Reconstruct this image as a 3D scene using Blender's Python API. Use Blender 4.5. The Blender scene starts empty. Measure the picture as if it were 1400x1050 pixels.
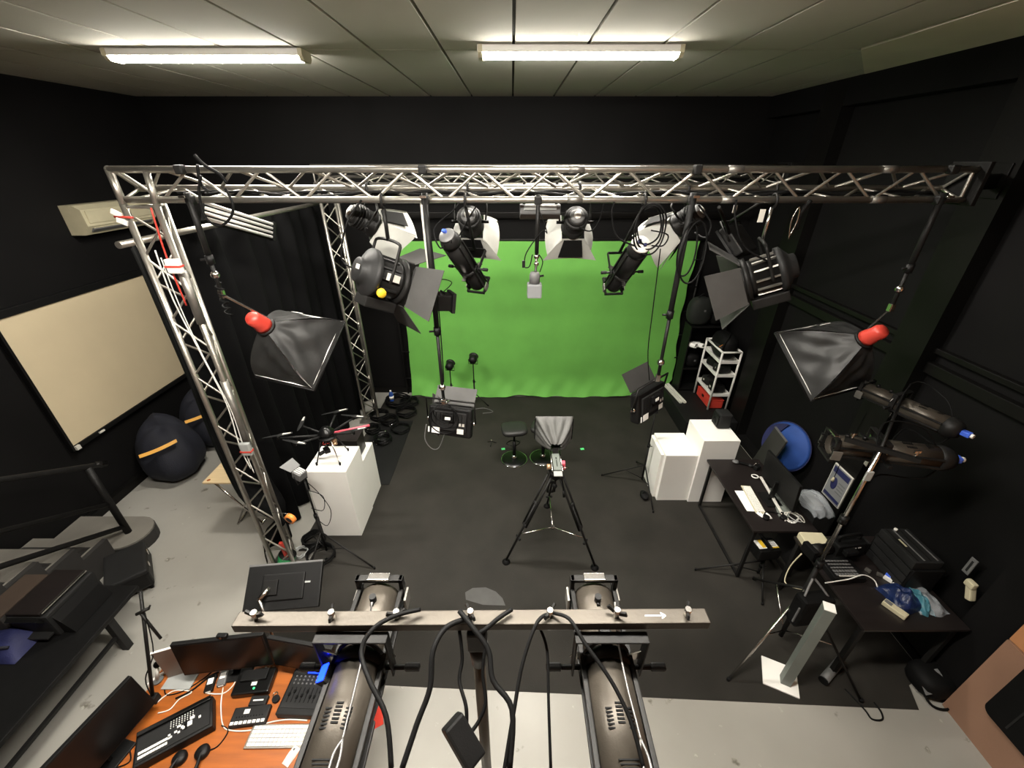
import bpy, bmesh, math, random
from mathutils import Matrix, Vector, Euler
random.seed(7)
S = bpy.context.scene
COL = S.collection
PI = math.pi
R = math.radians

# ---------------------------------------------------------------- camera
FPX, PITCH, CAMZ = 560.0, R(28.7), 4.0
cd = bpy.data.cameras.new('camera'); cam = bpy.data.objects.new('camera', cd); COL.objects.link(cam)
cam.location = (0, 0, CAMZ); cam.rotation_euler = (PI/2 - PITCH, 0, 0)
cd.sensor_fit = 'HORIZONTAL'; cd.sensor_width = 36.0; cd.lens = 36.0 * FPX / 1400.0
cd.clip_start = 0.02; cd.clip_end = 60
S.camera = cam
# ---------------------------------------------------------------- world / exposure
W = bpy.data.worlds.new('world'); S.world = W; W.use_nodes = True
W.node_tree.nodes['Background'].inputs[0].default_value = (0.5, 0.47, 0.42, 1)
W.node_tree.nodes['Background'].inputs[1].default_value = 0.0
S.view_settings.view_transform = 'Standard'; S.view_settings.look = 'None'
S.view_settings.gamma = 1.0; S.view_settings.use_curve_mapping = False
S.view_settings.exposure = 0.57
LAMP = 165.0            # radiance of the ceiling tubes
LAMPCOL = (1.0, 0.945, 0.85)

# ---------------------------------------------------------------- pixel helpers (direction only; distance from what the thing touches)
_c, _s = math.cos(PITCH), math.sin(PITCH)
def ray(u, v):
    x = (u-700)/FPX; y = (v-525)/FPX
    return Vector((x, _c - y*_s, -_s - y*_c))
O = Vector((0, 0, CAMZ))
def pz(u, v, z): r = ray(u, v); return O + r*((z-CAMZ)/r.z)
def py(u, v, Y): r = ray(u, v); return O + r*(Y/r.y)
def px(u, v, X): r = ray(u, v); return O + r*(X/r.x)
def pt(u, v, t): return O + ray(u, v)*t

# ---------------------------------------------------------------- materials
MATS = {}
def mat(name, col, rough=0.6, metal=0.0, var=0.12, scale=6.0, bump=0.0, bscale=80.0, spec=0.5, emit=0, alpha=1.0, stretch=None, col2=None, trans=0.0):
    m = bpy.data.materials.new(name); m.use_nodes = True
    nt = m.node_tree; b = nt.nodes['Principled BSDF']
    b.inputs['Roughness'].default_value = rough; b.inputs['Metallic'].default_value = metal
    b.inputs['Specular IOR Level'].default_value = spec
    c = (*col, 1)
    if var > 0:
        tc = nt.nodes.new('ShaderNodeTexCoord'); mp = nt.nodes.new('ShaderNodeMapping')
        if stretch: mp.inputs['Scale'].default_value = stretch
        nt.links.new(tc.outputs['Object'], mp.inputs[0])
        n = nt.nodes.new('ShaderNodeTexNoise'); n.inputs['Scale'].default_value = scale; n.inputs['Detail'].default_value = 6
        nt.links.new(mp.outputs[0], n.inputs['Vector'])
        rp = nt.nodes.new('ShaderNodeValToRGB')
        rp.color_ramp.elements[0].position = 0.3; rp.color_ramp.elements[1].position = 0.7
        lo = col2 if col2 else tuple(k*(1-var) for k in col)
        rp.color_ramp.elements[0].color = (*lo, 1); rp.color_ramp.elements[1].color = (*(min(1, k*(1+var)) for k in col), 1)
        nt.links.new(n.outputs['Fac'], rp.inputs[0]); nt.links.new(rp.outputs[0], b.inputs['Base Color'])
        if bump > 0:
            n2 = nt.nodes.new('ShaderNodeTexNoise'); n2.inputs['Scale'].default_value = bscale; n2.inputs['Detail'].default_value = 3
            nt.links.new(mp.outputs[0], n2.inputs['Vector'])
            bp = nt.nodes.new('ShaderNodeBump'); bp.inputs['Strength'].default_value = bump; bp.inputs['Distance'].default_value = 0.01
            nt.links.new(n2.outputs['Fac'], bp.inputs['Height']); nt.links.new(bp.outputs[0], b.inputs['Normal'])
    else:
        b.inputs['Base Color'].default_value = c
    if emit:
        b.inputs['Emission Color'].default_value = c; b.inputs['Emission Strength'].default_value = emit
    if alpha < 1: b.inputs['Alpha'].default_value = alpha
    if trans > 0: b.inputs['Transmission Weight'].default_value = trans
    MATS[name] = m
    return m
mat('wall_black', (.0032, .0030, .0030), .75, 0, .25, 1.5, .15, 60, spec=0.15)
mat('wall_black_gloss', (.0050, .0047, .0043), .42, 0, .25, 1.5, .1, 60, spec=.15)
mat('wall_cream', (.62, .58, .46), .8, 0, .06, 2, .1, 40)
mat('wall_orange', (.42, .19, .08), .6, 0, .06, 2, .1, 40)
mat('wall_brown', (.25, .14, .09), .6, 0, .08, 2, .1, 40)
mat('mat_black', (.0185, .0168, .0140), .72, 0, .22, 2.2, .12, 120, spec=.2)
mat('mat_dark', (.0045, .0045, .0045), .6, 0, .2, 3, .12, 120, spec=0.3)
mat('mat_edge', (.02, .02, .02), .7, 0, .1)
mat('ceil_joint', (.05, .047, .037), .9, 0, .1, spec=.1)
mat('ceil_panel', (.43, .42, .36), .9, 0, .05, 1.2, .05, 30, spec=.08)
mat('green', (.118, .355, .058), .8, 0, .10, 1.6, .12, 60)
mat('curtain', (.0022, .0022, .0024), .85, 0, .25, 3, .25, 150, spec=0.1)
mat('alu', (.38, .36, .32), .36, .9, .10, 12, .05, 60)
mat('alu_dull', (.24, .23, .21), .45, .8, .12, 12, .05, 60)
mat('steel', (.60, .58, .55), .22, 1, .06, 20)
mat('dull_wire', (.16, .155, .15), .5, .6, .1, 20)
mat('chrome', (.75, .75, .75), .12, 1, .03, 20)
mat('black_metal', (.009, .0087, .0083), .5, .15, .2, 10, .06, 140, spec=.22)
mat('bronze_black', (.062, .053, .042), .42, .5, .15, 9, .05, 140)
mat('bar_bronze', (.060, .052, .042), .40, .6, .12, 8, .05, 90)
mat('black_plastic', (.004, .004, .004), .5, 0, .2, 14, .06, 200, spec=0.25)
mat('black_gloss', (.004, .004, .004), .30, 0, .1, 5, spec=0.3)
mat('black_rubber', (.0035, .0035, .0035), .65, 0, .15, 20, spec=.13)
mat('dark_plastic', (.012, .012, .012), .55, 0, .15, 10, .06, 160, spec=0.25)
mat('grey_plastic', (.11, .11, .11), .5, 0, .1, 10, .05, 120)
mat('grey_paint', (.30, .31, .30), .5, 0, .08, 6)
mat('poster_grey', (.16, .165, .17), .5, 0, .05, 6)
mat('post_grey', (.13, .145, .13), .5, 0, .08, 4)
mat('leaf_grey', (.045, .044, .042), .55, .2, .12, 8, .05, 90)
mat('white_plastic', (.72, .71, .67), .45, 0, .04, 10)
mat('white_laminate', (.80, .79, .75), .42, 0, .03, 2, .03, 40)
mat('cream_plastic', (.45, .41, .28), .5, 0, .05, 10)
mat('screen_cream', (.50, .42, .28), .75, 0, .03, 3, .05, 200)
mat('paper', (.82, .81, .78), .8, 0, .03, 20)
mat('diffusion', (.40, .40, .37), .6, 0, .06, 9, .1, 40)
mat('red_plastic', (.50, .045, .03), .4, 0, .08, 9)
mat('red_pink', (.70, .10, .14), .4, 0, .08, 9)
mat('yellow', (.80, .52, .03), .4, 0, .08, 9)
mat('orange', (.85, .26, .05), .4, 0, .08, 9)
mat('orange_band', (.70, .36, .06), .6, 0, .08, 9)
mat('navy', (.0035, .0045, .011), .8, 0, .25, 5, .3, 120)
mat('blue_cloth', (.012, .055, .25), .7, 0, .12, 6, .2, 90)
mat('blue_dark', (.008, .011, .06), .7, 0, .2, 6, .2, 90)
mat('blue_bag', (.006, .014, .055), .38, 0, .35, 18, .6, 30, spec=.35)
mat('teal_bag', (.04, .14, .18), .38, 0, .2, 18, .6, 30, spec=.35)
mat('blue_plug', (.05, .12, .60), .35, 0, .05, 9)
mat('blue_screen', (.01, .04, .9), .3, 0, 0, emit=3.0)
mat('blue_led', (.004, .02, 1.0), .3, 0, 0, emit=9.0)
mat('green_led', (.05, .9, .2), .3, 0, 0, emit=1.2)
mat('green_reel', (.02, .22, .07), .45, 0, .3, 30, .4, 60)
mat('wood', (.31, .080, .006), .5, 0, .22, 3, .05, 60, stretch=(1, 9, 1))
mat('brown_card', (.035, .022, .014), .7, 0, .15, 4)
mat('green_tape', (.10, .70, .22), .5, 0, .05)
mat('wood_edge', (.30, .12, .035), .45, 0, .2, 3)
mat('dark_wood', (.009, .0065, .006), .42, 0, .2, 4, .05, 60, stretch=(1, 7, 1))
mat('ply', (.68, .52, .30), .55, 0, .08, 4, stretch=(1, 8, 1))
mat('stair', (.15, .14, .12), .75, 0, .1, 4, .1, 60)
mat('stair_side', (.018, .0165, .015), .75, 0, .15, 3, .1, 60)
mat('softbox_cloth', (.022, .022, .0215), .45, 0, .2, 5, .6, 7, spec=.3)
mat('hood_cloth', (.06, .06, .056), .5, 0, .15, 8, .3, 60)
mat('tablet_shell', (.22, .17, .14), .45, .3, .05, 8)
mat('copper', (.45, .28, .16), .4, .6, .15, 20)
mat('leather', (.010, .010, .0095), .5, 0, .15, 10, .15, 90)
mat('olive', (.005, .007, .005), .8, 0, .2, 6, .2, 80)
mat('glass_dark', (.008, .008, .010), .08, 0, .05, 5)
mat('sticker', (.55, .53, .48), .6, 0, .05, 20)
mat('tube_glass', (.78, .77, .74), .2, .1, .03, 10)
mat('plastic_wrap', (.7, .75, .8), .12, 0, .1, 9, .8, 20, alpha=.28)
lampm = mat('lamp_diffuser', LAMPCOL, .4, 0, 0, emit=LAMP)

def concrete():
    m = bpy.data.materials.new('concrete'); m.use_nodes = True; nt = m.node_tree; b = nt.nodes['Principled BSDF']
    tc = nt.nodes.new('ShaderNodeTexCoord')
    def noise(sc, lo, hi, c0, c1, det=8):
        n = nt.nodes.new('ShaderNodeTexNoise'); n.inputs['Scale'].default_value = sc; n.inputs['Detail'].default_value = det
        nt.links.new(tc.outputs['Object'], n.inputs['Vector'])
        r = nt.nodes.new('ShaderNodeValToRGB'); e = r.color_ramp.elements
        e[0].position = lo; e[1].position = hi; e[0].color = c0; e[1].color = c1
        nt.links.new(n.outputs['Fac'], r.inputs[0]); return r
    a = noise(.9, .3, .7, (.255, .245, .22, 1), (.325, .315, .285, 1))
    w = noise(5.5, .66, .72, (1, 1, 1, 1), (.42, .40, .36, 1))
    g = noise(11, .69, .73, (0, 0, 0, 1), (1, 1, 1, 1))
    mx = nt.nodes.new('ShaderNodeMix'); mx.data_type = 'RGBA'; mx.blend_type = 'MULTIPLY'; mx.inputs[0].default_value = 1
    nt.links.new(a.outputs[0], mx.inputs[6]); nt.links.new(w.outputs[0], mx.inputs[7])
    m2 = nt.nodes.new('ShaderNodeMix'); m2.data_type = 'RGBA'; m2.inputs[7].default_value = (.36, .35, .31, 1)
    nt.links.new(g.outputs[0], m2.inputs[0]); nt.links.new(mx.outputs[2], m2.inputs[6])
    nt.links.new(m2.outputs[2], b.inputs['Base Color']); b.inputs['Roughness'].default_value = .32
    n2 = nt.nodes.new('ShaderNodeTexNoise'); n2.inputs['Scale'].default_value = 40; nt.links.new(tc.outputs['Object'], n2.inputs['Vector'])
    bp = nt.nodes.new('ShaderNodeBump'); bp.inputs['Strength'].default_value = .08; nt.links.new(n2.outputs['Fac'], bp.inputs['Height']); nt.links.new(bp.outputs[0], b.inputs['Normal'])
    MATS['concrete'] = m
concrete()

# ---------------------------------------------------------------- mesh builder
def frame(d, up=(0, 0, 1)):
    y = Vector(d).normalized(); u = Vector(up)
    if abs(y.dot(u)) > .98: u = Vector((0, 1, 0)) if abs(y.y) < .9 else Vector((1, 0, 0))
    x = y.cross(u).normalized(); z = x.cross(y)
    return Matrix((x, y, z)).transposed()
def aim(pos, d, roll=0, up=(0, 0, 1)):
    return Matrix.Translation(Vector(pos)) @ frame(d, up).to_4x4() @ Matrix.Rotation(roll, 4, 'Y')
def place(pos, rz=0): return Matrix.Translation(Vector(pos)) @ Matrix.Rotation(rz, 4, 'Z')

class MB:
    def __init__(s, M=None): s.v = []; s.f = []; s.sm = []; s.M = M
    def add(s, vs, fs, smooth=False):
        o = len(s.v)
        s.v += [(s.M @ Vector(p)) if s.M else Vector(p) for p in vs]
        s.f += [tuple(i+o for i in f) for f in fs]; s.sm += [smooth]*len(fs)
        return s
    def box(s, c, size, rot=None, bev=0.0):
        x, y, z = (k/2 for k in size); c = Vector(c)
        if bev <= 0:
            vs = [Vector((i*x, j*y, k*z)) for i in (-1, 1) for j in (-1, 1) for k in (-1, 1)]
            fs = [(0, 1, 3, 2), (4, 6, 7, 5), (0, 4, 5, 1), (2, 3, 7, 6), (0, 2, 6, 4), (1, 5, 7, 3)]
        else:
            b = min(bev, x*.95, y*.95, z*.95); bm = bmesh.new(); bmesh.ops.create_cube(bm, size=1)
            for q in bm.verts: q.co = Vector((q.co.x*2*x, q.co.y*2*y, q.co.z*2*z))
            bmesh.ops.bevel(bm, geom=bm.edges[:], offset=b, segments=2, affect='EDGES', profile=.6)
            bm.verts.index_update(); vs = [q.co.copy() for q in bm.verts]; fs = [tuple(q.index for q in f.verts) for f in bm.faces]; bm.free()
        if rot is not None:
            rm = rot if isinstance(rot, Matrix) else Euler(rot).to_matrix()
            vs = [rm @ p for p in vs]
        return s.add([p+c for p in vs], fs)
    def bar(s, p0, p1, w, h, up=(0, 0, 1), bev=0):
        p0 = Vector(p0); p1 = Vector(p1); d = p1-p0
        return s.box((p0+p1)/2, (w, d.length, h), frame(d, up), bev)
    def cyl(s, p0, p1, r0, r1=None, n=12, smooth=True):
        p0 = Vector(p0); p1 = Vector(p1); r1 = r0 if r1 is None else r1
        m = frame(p1-p0); vs = []
        for p, r in ((p0, r0), (p1, r1)):
            for k in range(n):
                a = 2*PI*k/n; vs.append(p + m @ Vector((math.cos(a)*r, 0, math.sin(a)*r)))
        s.add(vs, [(k, (k+1) % n, n+(k+1) % n, n+k) for k in range(n)], smooth)
        s.add(vs, [tuple(range(n))[::-1], tuple(range(n, 2*n))]); return s
    def lathe(s, prof, p=(0, 0, 0), d=(0, 0, 1), n=20, smooth=True):
        m = frame(d); p = Vector(p); vs = []; fs = []
        for r, h in prof:
            for k in range(n):
                a = 2*PI*k/n; vs.append(p + m @ Vector((math.cos(a)*r, h, math.sin(a)*r)))
        for i in range(len(prof)-1):
            for k in range(n): fs.append((i*n+k, i*n+(k+1) % n, (i+1)*n+(k+1) % n, (i+1)*n+k))
        s.add(vs, fs, smooth)
        s.add(vs, [tuple(range(n))[::-1], tuple(range((len(prof)-1)*n, len(prof)*n))]); return s
    def tube(s, pts, r, n=6, closed=False, res=5, smooth=True):
        pts = [Vector(p) for p in pts]; N = len(pts); out = []
        if res > 1 and N > 2:
            rng = range(N if closed else N-1)
            for i in rng:
                g = lambda j: pts[j % N] if closed else pts[min(max(j, 0), N-1)]
                a, b, c, d = g(i-1), g(i), g(i+1), g(i+2)
                for k in range(res):
                    t = k/res
                    out.append(.5*((2*b)+(c-a)*t+(2*a-5*b+4*c-d)*t*t+(3*b-a-3*c+d)*t**3))
            if not closed: out.append(pts[-1])
        else: out = pts
        K = len(out); vs = []; up = Vector((0.13, 0.2, .97))
        pm = None
        for i, p in enumerate(out):
            a = out[(i-1) % K] if (closed or i > 0) else p; b = out[(i+1) % K] if (closed or i < K-1) else p
            d = (b-a)
            if d.length < 1e-9: d = Vector((0, 0, 1))
            d.normalize()
            u = up - d*up.dot(d)
            if u.length < .05: u = Vector((1, 0, 0)) - d*d.x
            u.normalize(); w = d.cross(u); up = u
            for k in range(n):
                an = 2*PI*k/n; vs.append(p+(u*math.cos(an)+w*math.sin(an))*r)
        fs = []
        for i in range(K if closed else K-1):
            for k in range(n):
                j = (i+1) % K; fs.append((i*n+k, i*n+(k+1) % n, j*n+(k+1) % n, j*n+k))
        s.add(vs, fs, smooth)
        if not closed: s.add(vs, [tuple(range(n))[::-1], tuple(range((K-1)*n, K*n))])
        return s
    def prism(s, poly, axis, a, b, smooth=False):
        """poly in the two other axes (order x,y,z without axis), extruded along axis from a to b"""
        n = len(poly); vs = []
        for h in (a, b):
            for p in poly:
                q = list(p); q.insert(axis, h); vs.append(q)
        s.add(vs, [(k, (k+1) % n, n+(k+1) % n, n+k) for k in range(n)], smooth)
        s.add(vs, [tuple(range(n))[::-1], tuple(range(n, 2*n))]); return s
    def plate(s, pts, th):
        pts = [Vector(p) for p in pts]; n = (pts[1]-pts[0]).cross(pts[2]-pts[0]).normalized()*th/2; k = len(pts)
        vs = [p+n for p in pts]+[p-n for p in pts]
        s.add(vs, [tuple(range(k)), tuple(range(k, 2*k))[::-1]]+[(i, k+i, k+(i+1) % k, (i+1) % k) for i in range(k)]); return s
    def grid(s, fn, nu, nv, smooth=True, th=0):
        vs = [Vector(fn(i/nu, j/nv)) for j in range(nv+1) for i in range(nu+1)]
        fs = [(j*(nu+1)+i, j*(nu+1)+i+1, (j+1)*(nu+1)+i+1, (j+1)*(nu+1)+i) for j in range(nv) for i in range(nu)]
        s.add(vs, fs, smooth)
        return s
    def ell(s, c, rad, n=14, m=9, rot=None, pw=1.0):
        vs = []; fs = []
        rm = Euler(rot).to_matrix() if rot else Matrix.Identity(3)
        sg = lambda t: math.copysign(abs(t)**pw, t)
        for j in range(m+1):
            ph = -PI/2+PI*j/m
            for i in range(n):
                a = 2*PI*i/n
                p = Vector((sg(math.cos(ph))*sg(math.cos(a))*rad[0], sg(math.cos(ph))*sg(math.sin(a))*rad[1], sg(math.sin(ph))*rad[2]))
                vs.append(rm @ p+Vector(c))
        for j in range(m):
            for i in range(n): fs.append((j*n+i, j*n+(i+1) % n, (j+1)*n+(i+1) % n, (j+1)*n+i))
        s.add(vs, fs, True); return s
    def mesh(s, name, inv=None):
        me = bpy.data.meshes.new(name)
        me.from_pydata([tuple(inv @ p) if inv else tuple(p) for p in s.v], [], s.f)
        me.polygons.foreach_set('use_smooth', s.sm); me.update()
        bm = bmesh.new(); bm.from_mesh(me); bmesh.ops.remove_doubles(bm, verts=bm.verts, dist=1e-6)
        bmesh.ops.recalc_face_normals(bm, faces=bm.faces); bm.to_mesh(me); bm.free()
        return me

RM = {}
def T(name, label, cat, loc=(0, 0, 0), group=None, M=None, kind=None):
    o = bpy.data.objects.new(name, None); COL.objects.link(o); o.empty_display_size = .05
    m = M if M is not None else Matrix.Translation(Vector(loc))
    o.matrix_basis = m; RM[o.name] = m
    if label: o['label'] = label
    if cat: o['category'] = cat
    if group: o['group'] = group
    if kind: o['kind'] = kind
    return o
def root_of(o):
    while o.parent: o = o.parent
    return o
def part(parent, name, mb, m, label=None, world=False, stuff=False):
    inv = RM[root_of(parent).name].inverted() if world else None
    me = mb.mesh(name, inv); me.materials.append(MATS[m] if isinstance(m, str) else m)
    o = bpy.data.objects.new(name, me); COL.objects.link(o); o.parent = parent
    if label: o['label'] = label
    if stuff: o['kind'] = 'stuff'
    return o
def single(name, label, cat, mb, m, loc=(0, 0, 0), group=None, kind=None, M=None, world=True):
    mm = M if M is not None else Matrix.Translation(Vector(loc))
    me = mb.mesh(name, mm.inverted() if world else None); me.materials.append(MATS[m])
    o = bpy.data.objects.new(name, me); COL.objects.link(o); o.matrix_basis = mm; RM[o.name] = mm
    if label: o['label'] = label
    if cat: o['category'] = cat
    if group: o['group'] = group
    if kind: o['kind'] = kind
    return o
def struct(name, mb, m, parent=None):
    me = mb.mesh(name); me.materials.append(MATS[m]); o = bpy.data.objects.new(name, me); COL.objects.link(o)
    if parent: o.parent = parent
    else: o['kind'] = 'structure'; RM[o.name] = Matrix.Identity(4)
    return o
def clone(root, M, label=None, group=None):
    def cp(o, par):
        c = o.copy(); COL.objects.link(c)
        if par: c.parent = par
        for ch in list(o.children): cp(ch, c)
        return c
    r = cp(root, None); r.matrix_basis = M; RM[r.name] = M
    if label: r['label'] = label
    if group: r['group'] = group
    return r
_unit = {}
def rod(parent, name, p0, p1, r, m, world=False):
    if m not in _unit:
        me = MB().cyl((0, 0, 0), (0, 1, 0), 1, n=8).mesh('rod'); me.materials.append(MATS[m]); _unit[m] = me
    o = bpy.data.objects.new(name, _unit[m]); COL.objects.link(o); o.parent = parent
    p0 = Vector(p0); p1 = Vector(p1)
    mm = Matrix.Translation(p0) @ frame(p1-p0).to_4x4() @ Matrix.Diagonal((r, (p1-p0).length, r, 1))
    o.matrix_basis = (RM[root_of(parent).name].inverted() @ mm) if world else mm
    return o

# ================================================================ THE ROOM
XL, XR, YB, YF, ZC = -5.3, 3.65, 7.0, -3.0, 4.78
struct('floor', MB().box(((XL+4.1)/2, (YB+YF)/2, -.06), (4.1-XL+.3, YB-YF+.4, .12)), 'concrete')
struct('wall_back', MB().box(((XL+3.9)/2, YB+.08, 2.4), (3.9-XL, .16, 4.8)), 'wall_black')
struct('wall_left', MB().box((XL-.08, (YB+YF)/2, 2.4), (.16, YB-YF+.32, 4.8)), 'wall_black')
struct('wall_front', MB().box(((XL+3.9)/2, YF-.08, 2.4), (3.9-XL, .16, 4.8)), 'wall_brown')
wr = struct('wall_right', MB().box((3.88, (YB+1.72)/2, 2.4), (.16, YB-1.72, 4.8)), 'wall_black')
struct('pilaster', MB().box((3.725, 5.63, 2.39), (.15, .36, 4.78)), 'wall_black_gloss', wr)
struct('pilaster', MB().box((3.725, 3.49, 2.39), (.15, .32, 4.78)), 'wall_black_gloss', wr)
struct('pilaster', MB().box((3.725, 1.86, 2.39), (.15, .28, 4.78)), 'wall_black', wr)
struct('beam', MB().box((3.725, (YB+1.72)/2, 4.65), (.148, YB-1.72, .26)), 'wall_black', wr)
for y0, y1 in ((3.65, 5.45), (2.0, 3.33)):
    struct('dado_rail', MB().box((3.77, (y0+y1)/2, 2.52), (.06, y1-y0, .05), bev=.008), 'wall_black_gloss', wr)
    struct('dado_rail', MB().box((3.765, (y0+y1)/2, 2.36), (.07, y1-y0, .10), bev=.008), 'wall_black_gloss', wr)
wo = struct('wall_right_near', MB().box((3.76, (1.72+YF)/2, .47), (.32, 1.72-YF, .94)), 'wall_brown')
struct('upper_wall', MB().box((3.765, (1.72+YF)/2, 2.87), (.31, 1.72-YF, 3.84)), 'wall_orange', wo)
struct('wall_ledge', MB().box((3.595, (1.71+YF)/2, .94), (.012, 1.70-YF, .015)), 'wall_brown', wo)
for k, (y0, y1) in enumerate(((5.81, 7.0), (3.65, 5.45), (2.0, 3.33))): struct('recess_filler', MB().box((3.727, (y0+y1)/2, .04), (.14, y1-y0, .08)), 'wall_black')  # black filler boxes added to darken the floor inside the wall recesses
struct('baseboard_left', MB().box((XL+.035, (YB+YF)/2, .06), (.07, YB-YF, .12), bev=.01), 'wall_black_gloss')
struct('baseboard_back', MB().box(((XL+3.8)/2, YB-.02, .05), (3.8-XL-.15, .04, .10)), 'wall_black_gloss')
# rails on the back wall above the green cloth
struct('trim_1', MB().box((.5, YB-.03, 3.23), (5.6, .06, .10), bev=.01), 'wall_black_gloss')
# ---- ceiling: dark joints, long panels a hand apart
ceil = struct('ceiling', MB().box(((XL+3.9)/2, (YB+YF)/2, ZC+.09), (3.9-XL, YB-YF, .12)), 'ceil_joint')
pw = .575; x0 = .012 - 10*pw
ys = (-3.0, -1.42, 1.40, 4.22, YB)
_pm = {}
for j in range(4):
    k = 0
    while True:
        a = x0 + k*pw; b = a + pw; k += 1
        if a >= XR: break
        a2 = max(a, XL); lim = XR + (.15 if j == 3 else 0)
        if j < 3: lim = 2.80
        b2 = min(b, lim)
        if b2 - a2 < .05: continue
        w = round(b2-a2-.022, 4); d = ys[j+1]-ys[j]-.016
        key = (w, j)
        if key not in _pm:
            me = MB().box((0, 0, 0), (w, d, .03), bev=.004).mesh('ceiling_panel'); me.materials.append(MATS['ceil_panel']); _pm[key] = me
        o = bpy.data.objects.new('ceiling_panel', _pm[key]); COL.objects.link(o); o.parent = ceil
        o.location = ((a2+b2)/2, (ys[j]+ys[j+1])/2, ZC+.017)
# pale plaster margin along the right wall, its far end cut at a slant
struct('ceiling_margin', MB().prism([(2.82, YF), (2.82, 4.20), (3.64, 5.25), (3.79, 5.25), (3.79, YF)], 2, ZC-.002, ZC+.03), 'wall_cream', ceil)

# ---- stage mat and darker floor cloths
single('stage_mat', 'large black vinyl stage mat covering the studio floor', 'mat',
       MB().prism([(-2.52, 1.95), (-1.08, 1.86), (3.37, 1.68), (3.44, 1.86), (3.645, 1.95), (3.645, 6.80), (-2.40, 6.80)], 2, .0, .006), 'mat_black', (0, 4, 0))
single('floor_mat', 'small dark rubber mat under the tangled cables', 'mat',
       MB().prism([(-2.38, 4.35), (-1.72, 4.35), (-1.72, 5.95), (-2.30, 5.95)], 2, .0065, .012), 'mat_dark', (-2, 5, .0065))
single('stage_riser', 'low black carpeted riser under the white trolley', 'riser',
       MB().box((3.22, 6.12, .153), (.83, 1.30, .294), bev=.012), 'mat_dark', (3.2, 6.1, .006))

# ---- ceiling lights
def ceiling_light():
    t = T('ceiling_light', '', 'ceiling light')
    part(t, 'housing', MB().box((0, 0, -.024), (1.60, .175, .046), bev=.004), 'white_plastic')
    pr = [(-.080, -.048), (-.052, -.074), (.052, -.074), (.080, -.048)]
    part(t, 'diffuser', MB().prism(pr, 0, -.78, .78), 'lamp_diffuser', label='glowing white prismatic diffuser')
    for sx in (-1, 1):
        pe = [(-.090, -.0), (-.090, -.05), (-.058, -.080), (.058, -.080), (.090, -.05), (.090, -.0)]
        part(t, 'end_cap', MB().prism(pe, 0, sx*.782 - .012, sx*.782+.022), 'cream_plastic')
    return t
cl = ceiling_light()
GL = 'fluorescent ceiling lights'
cl.matrix_basis = place((.53, 4.10, ZC)); cl['label'] = 'glowing fluorescent batten on ceiling over the middle of the truss'; cl['group'] = GL
RM[cl.name] = cl.matrix_basis.copy()
clone(cl, place((-2.48, 4.22, ZC)), 'glowing fluorescent batten on ceiling above the truss leg and curtain', GL)
for q, lb in (((-1.50, 1.20), 'glowing fluorescent batten on ceiling over the orange control desk'), ((.20, 1.20), 'glowing fluorescent batten on ceiling over the crossbar with two big spots')):
    clone(cl, place((q[0], q[1], ZC)), lb, GL)

# ================================================================ GREEN SCREEN
gs = T('green_screen', 'bright green chroma key cloth stretched across the back wall', 'green screen', (.55, 6.85, 0))
def gfn(u, v):
    # v 0 bottom .. 1 top
    z = .015 + v*2.84
    xl = -1.83 - .09*(1-v)**1.2 + .004*math.sin(v*19); xr = 3.00 + .04*math.sin(v*6+1) + .012*math.sin(v*31) - (.28*max(0, .12-v)/.12 if v < .12 else 0)
    x = xl + (xr-xl)*u
    low = max(0, 1-v/.16)
    y = 6.86 + .012*math.sin(x*2.1+v*3) - .10*low**2
    y += low*(.022*math.sin(x*9+v*22)+.014*math.sin(x*17-v*30)) + .006*math.sin(v*11+x)
    z += low*low*.03*math.sin(x*3.3+1)*(1 if v == 0 else .6)
    return (x, y, max(z, .012))
o = part(gs, 'cloth', MB().grid(gfn, 120, 60), 'green', world=True)
part(gs, 'top_bar', MB().cyl((-1.95, 6.90, 2.87), (3.12, 6.90, 2.87), .022), 'black_metal', world=True)
for x, n in ((-2.02, 5), (3.14, 6)):
    p = part(gs, 'side_pole', MB().cyl((x, 6.92, .006), (x, 6.92, 2.9), .018), 'black_metal', world=True)
    for k in range(n):
        z = .35+k*2.2/(n-1)
        sx = 1 if x < 0 else -1
        part(p, 'clip', MB().cyl((x, 6.90, z), (x+sx*.13, 6.87, z+.01), .009, n=6).box((x+sx*.12, 6.87, z+.01), (.05, .025, .02)), 'black_plastic', world=True)

# ================================================================ CURTAIN on its pipe
single('curtain_pipe', 'long silver pipe carrying the black side curtain', 'pipe',
       MB().cyl((-2.68, 2.90, 3.49), (-2.68, 6.75, 3.47), .024, n=14), 'alu', (-2.64, 4.5, 3.45))
def cfn(u, v):
    y = 3.05 + u*3.74
    z = 3.44 - .0*u - v*3.415
    a = .045 + .03*v
    x = -2.78 + a*math.sin(y*19+.6*math.sin(y*5)) + .03*math.sin(y*7.3+v*1.5) + .05*v*math.sin(y*2.1)
    bulge = math.exp(-((y-3.15)/.22)**2)*math.exp(-((z-.62)/.22)**2)
    x += .36*bulge
    tuck = math.exp(-((y-3.15)/.3)**2)*max(0, 1-z/.45)
    x -= .02*tuck
    return (x, y + .02*math.sin(v*9), z)
single('stage_curtain', 'heavy black stage curtain hanging in folds beside the truss leg', 'curtain', MB().grid(cfn, 260, 30), 'curtain', (-2.7, 4.7, .02))
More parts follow.
